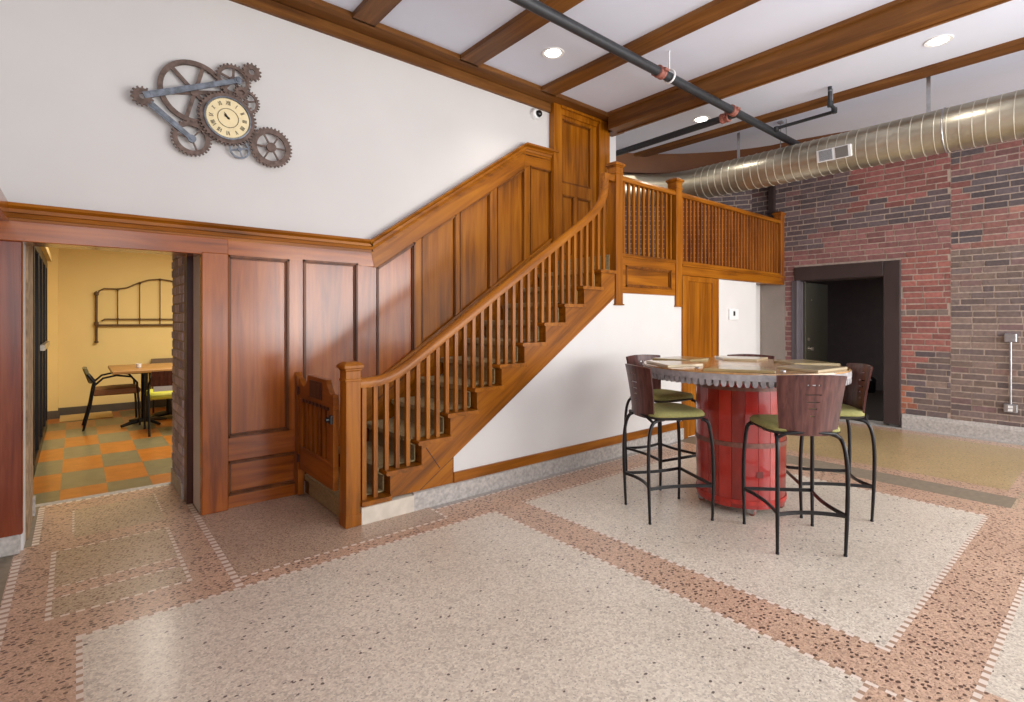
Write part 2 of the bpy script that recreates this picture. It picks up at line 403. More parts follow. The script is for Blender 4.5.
# brick jamb and plaster jamb in the doorway reveal
def bricks(mb,path,z0,z1,colfn,holes=(),proud=.007,mat=1,bl=.215,ch=.076,g=.014,seed=3):
    rnd=random.Random(seed)
    segs=[]; s0=0
    for a,b in zip(path[:-1],path[1:]):
        L=math.dist(a,b); segs.append((s0,s0+L,a,b)); s0+=L
    tot=s0
    def at(s):
        for (u0,u1,a,b) in segs:
            if s<=u1+1e-6:
                t=(s-u0)/(u1-u0); nx,ny=(b[1]-a[1])/(u1-u0),-(b[0]-a[0])/(u1-u0)
                return (a[0]+(b[0]-a[0])*t,a[1]+(b[1]-a[1])*t,nx,ny)
    k=0; z=z0
    while z<z1-.02:
        zt=min(z+ch-g,z1)
        s=-(bl/2 if k%2 else 0)-rnd.random()*.03
        while s<tot:
            L=bl+rnd.uniform(-.012,.012)
            if rnd.random()<.12: L*=.5
            ints=[(max(s,0),min(s+L-g,tot))]; s+=L
            for (h0,h1,hz0,hz1) in holes:
                if z<hz1 and zt>hz0:
                    new=[]
                    for a,b in ints:
                        if b<=h0 or a>=h1: new.append((a,b))
                        else:
                            if a<h0: new.append((a,h0-.005))
                            if b>h1: new.append((h1+.005,b))
                    ints=new
            for a,b in ints:
                if b-a<.03: continue
                pa,pb=at(a),at(b); pr=proud*rnd.uniform(.4,1.4)
                mb.col=colfn((a+b)/2,(z+zt)/2,rnd); mb.cur=mat
                jz=rnd.uniform(-.002,.002)
                q=[(pa,0,z),(pb,0,z),(pb,0,zt),(pa,0,zt),(pa,pr,z+.002),(pb,pr,z+.002),(pb,pr,zt-.002),(pa,pr,zt-.002)]
                bb=mb.pts([(p[0]+p[2]*d,p[1]+p[3]*d,zz+jz) for p,d,zz in q])
                for f in ((4,5,6,7),(0,1,5,4),(1,2,6,5),(2,3,7,6),(3,0,4,7)): mb.face([bb+i for i in f])
        z+=ch; k+=1
    mb.col=None; mb.cur=0
RED=S(152,98,92); PINK=S(154,108,105); DARK=S(106,94,98); GREYB=S(146,124,112); PURP=S(126,106,108)
def mixc(a,b,t): return tuple(x+(y-x)*t for x,y in zip(a,b))
XW=8.35; Y_A=-2.5; Y_B=3.95
def wallcol(s,z,rnd):
    y=Y_B2-s; r=rnd.random(); j=rnd.uniform(-.12,.12); yj=y+j
    y=max(y,1.4641) if Y_B2>2 else y
    if y<1.464:
        if z<2.29: c=mixc(GREYB,DARK,rnd.random()*.8); c=mixc(c,RED,.25 if r<.12 else 0)
        elif z<2.75: c=mixc(PINK,S(172,120,108),rnd.random()); c=DARK if (z>2.4 and z<2.5 and y>1.1) else c
        else:
            pat=math.sin(y*4.1+1)*math.cos(z*5.3)+j*3
            c=DARK if pat>.0 else mixc(RED,PURP,rnd.random()*.6)
    elif y<2.0 and z<2.3:
        edge=.62+.55*max(0,(1.95-yj)/.5)
        c=mixc(RED,S(180,112,100),rnd.random()*.7) if z>edge else mixc(DARK,GREYB,rnd.random())
        if abs(z-1.5)<.04: c=S(140,122,114)
        if z<.6 and y>1.85: c=S(186,118,92)
    elif z<2.72:
        c=mixc(PINK,S(156,106,104),rnd.random())
        if yj>2.95 and z>2.45: c=mixc(DARK,PURP,rnd.random())
        if yj<2.1 and abs(z-2.72)<.05: c=DARK
    elif y<2.52:
        c=mixc(S(164,102,98),RED,rnd.random()) if z>2.98+ .06*math.sin(y*9) else mixc(DARK,PURP,rnd.random()*.7)
    else:
        c=mixc(DARK,PURP,rnd.random()); c=mixc(c,PINK,.6) if r<.14 else c
    k=rnd.uniform(.62,1.02); return tuple(x*k for x in c)
mb=MB()
arc=[(8.35,3.95),(8.12,4.35),(7.75,4.75),(7.2,5.2),(6.75,5.5),(5.9,6.0),(5.2,6.25)]
Y_B2=Y_B
# mortar body with the doorway opening y 1.98..3.30, z<2.2
mb.box(XW,XW+.3,Y_A,1.98,0,4.02); mb.box(XW,XW+.3,1.98,3.30,2.2,4.02); mb.box(XW,XW+.3,3.30,Y_B,0,4.02)
for a,b in zip(arc[:-1],arc[1:]):
    dx,dy=b[0]-a[0],b[1]-a[1]; L=math.hypot(dx,dy); nx,ny=dy/L,-dx/L   # outward normal (away from camera)
    nx,ny=(-nx,-ny) if (nx*1+ny*1)<0 else (nx,ny)
    mb.prism([a,b,(b[0]+nx*.2,b[1]+ny*.2),(a[0]+nx*.2,a[1]+ny*.2)],'xy',2.1,4.02)
# straight run: path from y=3.95 to -2.5 ; outward normal must face -x
bricks(mb,[(XW,Y_B),(XW,1.468)],.19,4.0,wallcol,holes=[(Y_B-3.30,Y_B-1.98,-1,2.205),(0,Y_B-3.44,-1,2.0)])
Y_B2=1.46; bricks(mb,[(XW,1.46),(XW,Y_A)],.165,4.0,wallcol,seed=5)
bricks(mb,arc[::-1],2.15,4.0,lambda s,z,r:tuple(c*.8 for c in mixc(DARK,PURP,r.random())),seed=9)
mb.cur=2; mb.box(XW-.012,XW,3.44,3.80,0,2.0)
struct('wall_right',mb,[M_mortar,M_brick,M_tan],'old exposed brick wall in patched red and dark brick','wall')
# stone skirting along the brick wall
mb=MB(); mb.prism([(XW-.035,0),(XW-.035,.14),(XW-.015,.185),(XW,.19),(XW,0)],'xz',Y_A,1.96)
struct('baseboard_right',mb,M_stone,'rough grey stone base along the brick wall','baseboard')
# ceiling
mb=MB(); mb.box(-.6,8.8,-4,6.6,4.0,4.08)
struct('ceiling',mb,M_ceil,'white ceiling between wooden beams','ceiling')
# ceiling boards/beams
mb=MB(); mb.box(-.6,5.25,4.20,4.40,3.955,4.0); mb.box(-.6,5.25,4.385,4.42,3.855,3.975)
mb.box(-.6,5.25,4.378,4.42,3.955,3.967)
struct('trim_1',mb,B['x'],'wooden cornice board along the top of the white wall','trim')
beams=[(2,.66,.86,3.955,'second'),(3,1.775,1.98,3.955,'leftmost'),(4,2.86,3.085,3.955,'second'),(5,3.94,4.16,3.955,'third')]
lab={2:'flat wooden ceiling board outside the left of the view',3:'leftmost flat wooden ceiling board in view',4:'flat wooden ceiling board just left of the ceiling light by the wall',5:'flat wooden ceiling board between the ceiling light by the wall and the deep beam'}
for n,x0,x1,z,_ in beams:
    mb=MB(); mb.box(x0,x1,-4,4.22,z,4.0); struct('trim_%d'%n,mb,B['y'],lab[n],'beam')
mb=MB(); mb.box(5.10,5.31,-4,4.22,3.80,4.0); mb.box(5.31,5.33,-4,4.22,3.80,3.83); mb.box(5.28,5.31,-4,4.22,3.788,3.80); mb.box(5.06,5.10,-4,4.22,3.965,4.0)
mb.box(5.25,5.42,4.22,4.42,3.83,4.0)
struct('trim_6',mb,B['y'],'deep wooden ceiling beam ending at the wall above the stair top','beam')
mb=MB(); mb.box(6.62,6.80,-4,5.0,3.95,4.0); struct('trim_7',mb,B['y'],'thin wooden ceiling board nearest the air duct','beam')
F=[(8.33,1.5),(8.22,2.1),(8.05,2.7),(7.93,3.17),(7.90,3.45),(7.8,3.72),(7.6,4.09),(7.24,4.52),(6.9,4.82),(6.4,5.14),(5.9,5.4),(5.3,5.6)]
mb=MB(); mb.sweep([(x,y,3.85) for x,y in F],[(-.02,-.15),(.02,-.15),(.02,.15),(-.02,.15)])
struct('trim_8',mb,plain('fascia_wood',S(112,68,34),.45,var=.12,scale=3),'curved wooden fascia at the ceiling behind the balcony','trim',smooth=30)

# ------------------------------------------------------------------ yellow room
mb=MB(); mb.box(-.33,5,10.22,10.4,0,2.7); 
struct('wall_yellow_back',mb,M_yellow,'yellow wall holding the iron headboard','wall')
mb=MB(); mb.box(-.6,-.33,9.25,10.22,0,2.7); mb.box(-.33,-.2,9.95,10.22,0,2.7); mb.box(-.6,-.33,5.12,9.25,2.2,2.7); mb.box(-.6,-.33,5.12,5.58,0,2.2)
struct('wall_yellow_left',mb,M_yellow,'yellow side wall holding the dark window frame','wall')
mb=MB(); mb.box(4.4,4.6,5.44,10.3,0,2.7); struct('wall_yellow_right',mb,M_yellow,'yellow side wall hidden beyond the doorway','wall')
mb=MB(); mb.box(-1.2,4.6,5.44,10.4,2.7,2.8); struct('ceiling_yellow',mb,M_white,'ceiling of the yellow room','ceiling')
mb=MB(); mb.box(-.2,5,10.2,10.22,0,.115); mb.box(-.2,-.185,9.95,10.22,0,.115); mb.box(-.34,-.185,9.935,9.95,0,.115)
struct('baseboard_yellow',mb,M_baseY,'dark vinyl baseboard along the yellow wall','baseboard')
w=sthing('window_1','dark framed glazed storefront panel on the yellow side wall','window',(-.33,7.8,0))
mb=MB()
for y in (5.6,6.45,7.2,7.95,8.7,9.2): mb.box(-.35,-.29,y-.03,y+.05,0,2.18)
for z in (0,2.10): mb.box(-.35,-.29,5.58,9.25,z,z+.1)
build('window_frame',mb,M_black,w,bevel=.004)
mb=MB(); mb.box(-.345,-.325,5.6,9.2,.05,2.12); build('pane',mb,M_dkglass,w)
mb=MB(); mb.box(-.285,-.25,7.3,8.65,1.10,1.16); build('push_bar',mb,M_brass,w)
mb=MB(); mb.box(-.34,-.25,6.3,9.3,2.2,2.27); build('head_casing',mb,M_yellow,w)
hb=thing('iron_headboard','black iron bed headboard hung on the yellow wall','wall decoration',(.75,10.18,1.08))
y=10.18
for px in (.24,1.86):
    mb=MB(); mb.lathe([(.002,0),(.026,.01),(.026,.03),(.016,.04),(.016,.26),(.03,.28),(.03,.32),(.016,.335),(.016,.73),(.03,.74),(.03,.78),(.002,.80)],(px,y,1.06),10); build('post',mb,M_iron,hb,smooth=40)
arcp=[(.24,1.76),(.27,1.86),(.33,1.90),(.5,1.90),(.62,1.925),(.75,2.0),(.9,2.06),(1.05,2.08),(1.2,2.06),(1.35,2.0),(1.48,1.925),(1.6,1.90),(1.77,1.90),(1.83,1.86),(1.86,1.76)]
mb=MB(); mb.tube([(x,y,z) for x,z in arcp],.010,8); build('top_rail',mb,M_iron,hb,smooth=60)
mb=MB(); mb.tube([(.24,y,1.335),(1.86,y,1.335)],.016,8); mb.tube([(.3,y,1.40),(.34,y,1.43),(1.76,y,1.43),(1.8,y,1.40)],.01,8); build('lower_rail',mb,M_iron,hb,smooth=60)
for x,zt in ((.5,1.90),(.78,2.01),(1.05,2.08),(1.32,2.01),(1.6,1.90)):
    mb=MB(); mb.tube([(x,y,1.34),(x,y,zt)],.007,8)
    for zz in (1.43,zt-.01): mb.lathe([(.003,-.02),(.02,-.005),(.02,.01),(.003,.025)],(x,y,zz),8)
    build('spindle',mb,M_iron,hb,smooth=50)
# table in the yellow room
t=thing('cafe_table','light wood laminate cafe table on black pedestals in the yellow room','table',(.95,9.0,0))
mb=MB(); mb.box(.35,1.75,8.30,9.45,.725,.765); build('tabletop',mb,M_tabtop,t,bevel=.006)
for px,py in ((.72,8.7),(1.05,9.1)):
    mb=MB(); mb.tube([(px,py,.03),(px,py,.725)],.04,12)
    for a in range(4):
        aa=a*PI/2+.5; mb.tube([(px,py,.06),(px+.16*math.cos(aa),py+.16*math.sin(aa),.045),(px+.3*math.cos(aa),py+.3*math.sin(aa),.018)],[.03,.025,.018],8)
    mb.box(px-.15,px+.15,py-.15,py+.15,.70,.725)
    build('pedestal',mb,M_black,t,smooth=40)
tag(build('small_white_cup',MB().lathe([(.02,0),(.028,.005),(.034,.055),(.03,.055),(.025,.01)],(.66,8.75,.765),14),M_whitep,smooth=50),'small white cup on the cafe table','cup')
def guest_chair(name,label,loc,rot,seatm,backm,arms=True,chrome=False):
    r=thing(name,label,'chair',loc,rot,None)
    # faces +x ; seat .5 x .5 ; origin on the floor
    mb=MB()
    prof=[(-.24,.43),(-.25,.47),(-.22,.51),(0,.52),(.2,.52),(.26,.5),(.27,.46),(.24,.43)]
    mb.prism(prof,'xz',-.23,.23); build('seat',mb,seatm,r,local=True,smooth=50,bevel=.015)
    mb=MB(); ring=[]
    for i in range(9):
        a=-1+2*i/8; ring.append((-.27-.02*(1-a*a),a*.23))
    b0=[(x,yy,.60) for x,yy in ring]; b1=[(x-.06,yy*.97,.79) for x,yy in ring]
    n=len(ring); i0=mb.pts(b0+b1+[(p[0]+.03,p[1],p[2]) for p in b0]+[(p[0]+.03,p[1],p[2]) for p in b1])
    for i in range(n-1):
        mb.face((i0+i,i0+i+1,i0+n+i+1,i0+n+i)); mb.face((i0+2*n+i+1,i0+2*n+i,i0+3*n+i,i0+3*n+i+1))
        mb.face((i0+n+i,i0+n+i+1,i0+3*n+i+1,i0+3*n+i)); mb.face((i0+i+1,i0+i,i0+2*n+i,i0+2*n+i+1))
    for i in (0,n-1): mb.face((i0+i,i0+n+i,i0+3*n+i,i0+2*n+i))
    build('backrest',mb,backm,r,local=True,smooth=40)
    if chrome:
        mb=MB(); mb.box(-.275,-.255,-.2,.2,.535,.60); build('back_band',mb,M_chrome,r,local=True)
    for s in (-1,1):
        mb=MB(); mb.tube([(-.34,s*.245,0),(-.27,s*.245,.3),(-.24,s*.245,.5),(-.22,s*.245,.60),(-.30,s*.225,.72)],.013,8)
        build('back_leg',mb,M_black,r,local=True,smooth=60)
        mb=MB(); mb.tube([(.25,s*.245,0),(.24,s*.245,.3),(.22,s*.245,.58),(.16,s*.245,.66),(0,s*.245,.69),(-.14,s*.245,.66),(-.24,s*.245,.56)] if arms else [(.25,s*.245,0),(.24,s*.245,.3),(.22,s*.245,.46)],.013,8)
        build('front_leg',mb,M_black,r,local=True,smooth=60)
    return r
guest_chair('guest_armchair','brown seated armchair with olive back left of the cafe table',(.41,8.86,0),0,M_brownfab,M_olivepl)
guest_chair('guest_chair','lime seated chair with dark back in front of the cafe table',(.93,8.02,0),PI/2,M_limefab,M_stoolwood,arms=False,chrome=True)
guest_chair('guest_chair','chair behind the cafe table with only its dark top edge showing',(1.15,9.85,0),-PI/2,M_limefab,M_iron,arms=False)
mb=MB(); mb.box(-.18,.42,9.55,10.15,0,.012); tag(build('floor_light_patch',mb,M_lightpatch,bevel=.003),'flat beige slab standing in for spilled light on the tile floor by the yellow wall','mat')  # thin beige slab standing in for a patch taken for spilled light

# ------------------------------------------------------------------ wainscot on the back wall
YF=4.385   # front of stiles
def slab(mb,poly,y0=YF,y1=YW): mb.prism(poly,'xz',y0,y1)
SL=.6845
def mould_loop(mb,poly,w=.02,d=.014,yf=YF):
    # panel moulding: a thin strip around the polygon, just inside its edge
    n=len(poly); cx=sum(p[0] for p in poly)/n; cz=sum(p[1] for p in poly)/n
    for i in range(n):
        a=poly[i]; b=poly[(i+1)%n]
        dx,dz=b[0]-a[0],b[1]-a[1]; L=math.hypot(dx,dz); nx,nz=-dz/L,dx/L
        if (cx-a[0])*nx+(cz-a[1])*nz<0: nx,nz=-nx,-nz
        mb.prism([a,b,(b[0]+nx*w*.8,b[1]+nz*w*.8),(a[0]+nx*w*.8,a[1]+nz*w*.8)],'xz',yf-.009,yf+.02)
        mb.prism([(a[0]+nx*w*.8,a[1]+nz*w*.8),(b[0]+nx*w*.8,b[1]+nz*w*.8),(b[0]+nx*w*1.3,b[1]+nz*w*1.3),(a[0]+nx*w*1.3,a[1]+nz*w*1.3)],'xz',yf+.006,yf+.02)
wn=sthing('trim_9','varnished oak wainscot panelling running up beside the stairs','panelling',(1.9,YF,0))
zt=lambda x:(2.02 if x<2.03 else 2.02+SL*(x-2.03) if x<3.86 else 3.275)
# recessed panels
def panel(poly,mat):
    mb=MB(); mb.prism(poly,'xz',YF+.022,YW); o=build('panel',mb,mat,wn)
    m2=MB(); mould_loop(m2,poly,.02 if mat in R.values() else .015); build('panel_moulding',m2,darkoak if mat in R.values() else midoak,o)
panel([(.876,.533),(1.321,.533),(1.321,1.913),(.876,1.913)],R['z'])
panel([(1.432,.1),(1.899,.1),(1.899,1.92),(1.432,1.92)],R['z'])
panel([(.876,.095),(1.44,.095),(1.44,.355),(.876,.355)],R['x'])
zb=lambda x:.30+SL*(x-1.5)
pans=[(2.079,2.468),(2.544,2.935),(2.984,3.368),(3.463,3.849)]
for i,(a,b) in enumerate(pans):
    panel([(a,zb(a)),(b,zb(b)),(b,1.895+SL*(b-2.079)),(a,1.895+SL*(a-2.079))],R['z'] if i<1 else W['z'])
panel([(3.939,2.0),(4.27,2.0),(4.27,3.165),(3.939,3.165)],W['z'])
# stiles
def stile(poly,mat): mb=MB(); slab(mb,poly); build('stile',mb,mat,wn,bevel=.003)
mb=MB(); mb.box(.70,.876,4.35,4.7,0,1.92); build('pilaster',mb,R['z'],wn,bevel=.006)
mb=MB(); mb.box(-.385,-.25,4.36,4.7,.115,1.905); build('door_casing',mb,wood('casing_red','z',S(84,32,14),S(116,50,24),S(142,72,40),rough=.25,coat=.7),wn,bevel=.006)
stile([(1.321,.533),(1.432,.533),(1.432,1.913),(1.321,1.913)],R['z'])
stile([(1.899,.1),(2.079,.1),(2.079,1.895),(1.899,1.913)],R['z'])
for (x0,x1) in ((2.468,2.544),(2.935,2.984),(3.368,3.463)):
    stile([(x0,zb(x0)-.1),(x1,zb(x1)-.1),(x1,1.895+SL*(x1-2.079)),(x0,1.895+SL*(x0-2.079))],W['z'])
stile([(3.849,1.8),(3.939,1.8),(3.939,3.165),(3.849,1.895+SL*1.77)],W['z'])
stile([(4.27,2.0),(4.36,2.0),(4.36,3.165),(4.27,3.165)],W['z'])
def rail(poly,mat): mb=MB(); slab(mb,poly); build('rail',mb,mat,wn,bevel=.003)
mb=MB(); slab(mb,[(-.385,1.905),(.876,1.905),(.876,2.03),(-.385,2.03)],4.36,4.6); build('door_head',mb,R['x'],wn,bevel=.004)
rail([(.876,1.913),(2.055,1.9),(2.03,2.03),(.876,2.03)],R['x'])
rail([(.876,.355),(1.432,.355),(1.432,.533),(.876,.533)],R['x'])
rail([(.876,0),(1.44,0),(1.44,.095),(.876,.095)],R['x'])
mb=MB(); slab(mb,[(2.055,1.897),(2.079,1.895),(3.849,1.895+SL*1.77),(3.86,3.275),(2.03,2.03)]); build('rail',mb,W['s'],wn)
rail([(3.849,1.895+SL*1.77),(3.939,3.165),(4.36,3.165),(4.36,3.29),(3.86,3.275)],W['x'])
mb=MB(); x0,x1=1.9,4.3
slab(mb,[(x0,.30),(x1,.30+SL*(x1-x0)),(x1,.73+SL*(x1-x0)),(x0,.73)],YF-.004,YW); 
mb.prism([(x0,.735),(x1,.735+SL*(x1-x0)),(x1,.76+SL*(x1-x0)),(x0,.76)],'xz',YF-.018,YW)
build('stair_skirt',mb,W['s'],wn)
# cap moulding: profile swept along the path (thickness up .115, projecting out)
capprof=[(0,-.055),(.022,-.055),(.022,-.03),(.032,-.028),(.040,-.004),(.052,.0),(.052,.022),(.078,.038),(.084,.055),(0,.055)]
def cap(path,mat):
    mb=MB()
    n=len(path); rings=[]
    for i,p in enumerate(path):
        d0=Vector(path[i])-Vector(path[i-1]) if i else Vector(path[1])-Vector(path[0])
        d1=Vector(path[i+1])-Vector(path[i]) if i<n-1 else d0
        d0.normalize(); d1.normalize(); t=(d0+d1).normalized(); k=1/max(.3,t.dot(d0))
        nz=Vector((-t.y,t.x))*k   # perpendicular in xz
        rings.append(mb.pts([(p[0]+nz.x*h,4.405-o,p[1]+nz.y*h) for o,h in capprof]))
    kk=len(capprof)
    for a,b in zip(rings[:-1],rings[1:]):
        for j in range(kk): mb.face((a+j,a+(j+1)%kk,b+(j+1)%kk,b+j))
    mb.face([rings[0]+j for j in range(kk)]); mb.face([rings[-1]+j for j in range(kk)][::-1])
    return build('cap_moulding',mb,mat,wn)
cap([(-.385,2.078),(2.03,2.078)],W['x'])
cap([(2.02,2.075),(3.86,2.08+SL*1.84),(4.34,3.345)],W['x'])
mb=MB(); mb.box(-.42,-.31,-1.2,4.36,2.02,2.13); mb.box(-.42,-.372,-1.2,4.36,.115,2.02); build('side_panel',mb,R['y'],wn)
mb=MB(); mb.box(-.385,-.262,4.355,4.6,0,.118); build('stone_plinth',mb,M_stone,wn,bevel=.006)
# doorway reveal
mb=MB(); mb.box(.655,.72,4.8,5.44,0,2.02); mb.cur=0
bricks(mb,[(.655,5.44),(.655,4.82)],.12,2.0,lambda s,z,r:mixc(S(150,138,150),S(204,190,200),r.random()),seed=4,bl=.2)
mb.cur=2; mb.box(.655,.72,4.7,4.8,0,2.02); mb.cur=3; mb.box(.64,.70,4.85,5.44,0,.13)
struct('trim_10',mb,[M_mortar,M_brick,drkbrown,M_stone],'rough brick reveal on the right of the doorway','trim')
mb=MB(); mb.box(-.252,-.238,4.6,5.12,0,2.02); mb.cur=1; mb.box(-.262,-.225,5.06,5.125,.02,.15)
struct('trim_11',mb,[plain('rough_jamb',S(150,124,96),.9,var=.4,scale=14,bump=.8),M_stone],'rough plaster reveal on the left of the doorway','trim')

# panelled door on the upper landing
d=sthing('door_1','tall panelled oak door at the top of the stairs','door',(4.8,4.36,2.1))
mb=MB(); mb.box(4.27,4.40,4.34,4.42,2.0,3.97); mb.box(5.09,5.28,4.34,4.42,2.0,3.97); mb.box(4.40,5.09,4.36,4.42,3.86,3.97); mb.box(4.38,5.10,4.325,4.36,3.925,3.955); mb.box(5.06,5.09,4.33,4.42,2.0,3.9)
build('casing',mb,W['z'],d,bevel=.004)
mb=MB(); mb.box(4.40,5.06,4.40,4.42,2.1,3.86)
for b_ in ((4.40,4.45),(4.95,5.06)): mb.box(b_[0],b_[1],4.375,4.40,2.1,3.86)
mb.box(4.65,4.71,4.375,4.40,2.1,2.92)
for z0,z1 in ((2.1,2.2),(2.92,3.06),(3.82,3.86)): mb.box(4.40,5.06,4.376,4.40,z0,z1)
leaf=build('door_leaf',mb,W['z'],d,bevel=.003)
mb=MB()
for p in ([(4.45,3.06),(4.95,3.06),(4.95,3.82),(4.45,3.82)],[(4.45,2.2),(4.65,2.2),(4.65,2.92),(4.45,2.92)],[(4.71,2.2),(4.95,2.2),(4.95,2.92),(4.71,2.92)]): mould_loop(mb,p,.02,.01,4.385)
build('panel_moulding',mb,midoak,leaf)

# ------------------------------------------------------------------ staircase
YS=3.46
st=thing('staircase','oak staircase with spindled banister and olive carpet runner','staircase',(2.9,3.95,0))
RUN,RISE=.2585,.177
tz=[.16+RISE*k for k in range(11)]; nx=[1.44+RUN*k for k in range(11)]
for k in range(11):
    mb=MB(); x0=nx[k]; x1=nx[k]+RUN+.045
    if k==0:
        mb.box(1.517,x1,YS-.035,3.56,tz[0]-.032,tz[0]); mb.box(1.456,x1,3.56,4.385,tz[0]-.032,tz[0]); build('tread',mb,W['y'],st); continue
    mb.prism([(x0+.008,tz[k]-.032),(x0,tz[k]-.016),(x0+.008,tz[k]),(min(x1,4.276),tz[k]),(min(x1,4.276),tz[k]-.032)],'xz',YS-.035,4.385)
    build('tread',mb,W['y'],st)
# outer stringer with sawtooth top
mb=MB()
def slow(x): return .138 if x<1.985 else .138+.6595*(x-1.985) if x<2.288 else .338+.6595*(x-2.288)
cuts=sorted([nx[k]+.045 for k in range(11)]+[1.985,2.2879,2.2881,4.279])
for a,b in zip(cuts[:-1],cuts[1:]):
    if b-a<1e-3: continue
    k=max(q for q in range(11) if nx[q]+.045<=a+1e-4); zt_=tz[k]-.031
    lo=(.138,.138) if b<=2.2885 else (slow(a),slow(b))
    mb.prism([(a,lo[0]),(b,lo[1]),(b,zt_),(a,zt_)],'xz',YS-.005,YS+.035)
bm_=build('stringer',mb,W['s'],st)
mb=MB(); dl=[(1.98,.30),(2.16,.17),(2.20,.185),(2.02,.315)]
mb.prism([(2.035,.453),(2.16,.272),(2.166,.276),(2.041,.457)],'xz',YS-.0065,YS); mb.prism([(1.99,.14),(2.288,.337),(2.288,.343),(1.99,.146)],'xz',YS-.0065,YS); mb.prism([(2.283,.14),(2.289,.14),(2.289,.338),(2.283,.338)],'xz',YS-.0065,YS)
build('stringer_joint',mb,drkbrown,st)
for k in range(12):
    mb=MB(); z0=0 if k==0 else tz[k-1]; z1=tz[k]-.03 if k<11 else 2.107
    x=(nx[k] if k<11 else nx[10]+RUN)+.045
    if k==11: x=4.30
    if k==0: mb.box(1.457,1.56,3.56,4.42,.0,.16)
    mb.box(x,x+.018,YS+(.035 if k<11 else .115),4.385,z0,z1); build('riser',mb,W['y'],st)
# carpet runner
cp=[]
for k in range(11):
    xr=nx[k]+.04
    cp += [(xr-.012,(tz[k-1]+.012) if k else .02),(xr-.012,tz[k]-.045),(nx[k]-.016,tz[k]-.025),(nx[k]-.012,tz[k]+.004),(nx[k]+.02,tz[k]+.014)]
cp += [(4.285,tz[10]+.014),(4.285,2.107)]
poly=cp+[(p[0]+.012,p[1]-.0) for p in cp[::-1]]
mb=MB()
for (a,b) in zip(cp[:-1],cp[1:]):
    i0=mb.pts([(a[0],3.53,a[1]),(b[0],3.53,b[1]),(b[0],4.33,b[1]),(a[0],4.33,a[1])]); mb.face((i0,i0+1,i0+2,i0+3))
i0=mb.pts([(1.449,3.57,.012),(1.449,4.28,.012),(1.449,4.28,.165),(1.449,3.57,.165),(1.56,3.57,.176),(1.56,4.28,.176)]); mb.face((i0,i0+1,i0+2,i0+3)); mb.face((i0+3,i0+2,i0+5,i0+4))
o=build('carpet_runner',mb,M_carpet,st,recalc=False)
md=o.modifiers.new('thick','SOLIDIFY'); md.thickness=.01; md.offset=0
# newel post at the foot
def newel(mb,x0,x1,y0,y1,z0,z1):
    mb.box(x0,x1,y0,y1,z0,z1-.06)
    mb.box(x0-.006,x1+.006,y0-.006,y1+.006,z1-.135,z1-.115)
    mb.box(x0-.006,x1+.006,y0-.006,y1+.006,z1-.06,z1-.045)
    mb.box(x0-.018,x1+.018,y0-.018,y1+.018,z1-.045,z1-.02)
    xm,ym=(x0+x1)/2,(y0+y1)/2; q=.02
    mb.hexa([(x0-q+.002,y0-q+.002,z1-.02),(x1+q-.002,y0-q+.002,z1-.02),(x1+q-.002,y1+q-.002,z1-.02),(x0-q+.002,y1+q-.002,z1-.02),(x0+.012,y0+.012,z1),(x1-.012,y0+.012,z1),(x1-.012,y1-.012,z1),(x0+.012,y1-.012,z1)])
mb=MB(); newel(mb,1.409,1.516,3.445,3.552,0,1.135); mb.box(1.405,1.520,3.441,3.556,0,.085)
build('newel_post',mb,W['z'],st,bevel=.004)
# handrail
YR=YS+.03
rp=[(1.516,.985),(1.60,.985),(1.67,.99),(1.74,1.007),(1.82,1.04),(1.90,1.085),(1.98,1.136)]
x=1.98
def rz(x): return 1.136+.6745*(x-1.98)
rp += [(2.4,rz(2.4)),(3.0,rz(3.0)),(3.6,rz(3.6)),(3.86,rz(3.86)),(3.96,rz(3.96)+.008),(4.04,2.555),(4.10,2.625),(4.14,2.71),(4.155,2.80),(4.16,2.90)]
mb=MB(); hp=[(-.03,-.035),(.03,-.035),(.033,-.005),(.028,.02),(.014,.034),(-.014,.034),(-.028,.02),(-.033,-.005)]
P=[(a,YR,b) for a,b in rp]
rings=[]
for i,p in enumerate(P):
    a=Vector(P[max(i-1,0)]); b=Vector(P[min(i+1,len(P)-1)]); t=(b-a).normalized(); nrm=Vector((-t.z,0,t.x))
    rings.append(mb.pts([Vector(p)+Vector((0,1,0))*u+nrm*v for u,v in hp]))
for a,b in zip(rings[:-1],rings[1:]):
    for j in range(8): mb.face((a+j,a+(j+1)%8,b+(j+1)%8,b+j))
mb.face([rings[0]+j for j in range(8)]); mb.face([rings[-1]+j for j in range(8)][::-1])
mb.box(4.13,4.288,YR-.03,YR+.03,2.86,2.925)
build('handrail',mb,W['s'],st,smooth=35)
def railz(x):
    for (a,za),(b,zb_) in zip(rp[:-1],rp[1:]):
        if a<=x<=b: return za+(zb_-za)*(x-a)/(b-a)
    return 2.5
first=None
for k in range(11):
    for j in range(3):
        x=nx[k]+.029+.0862*j
        if x>4.2 or x<1.55: continue
        mb=MB(); mb.box(x-.0155,x+.0155,YR-.0155,YR+.0155,tz[k]-.002,railz(x)-.03); build('baluster',mb,R['z'] if False else W['z'],st)
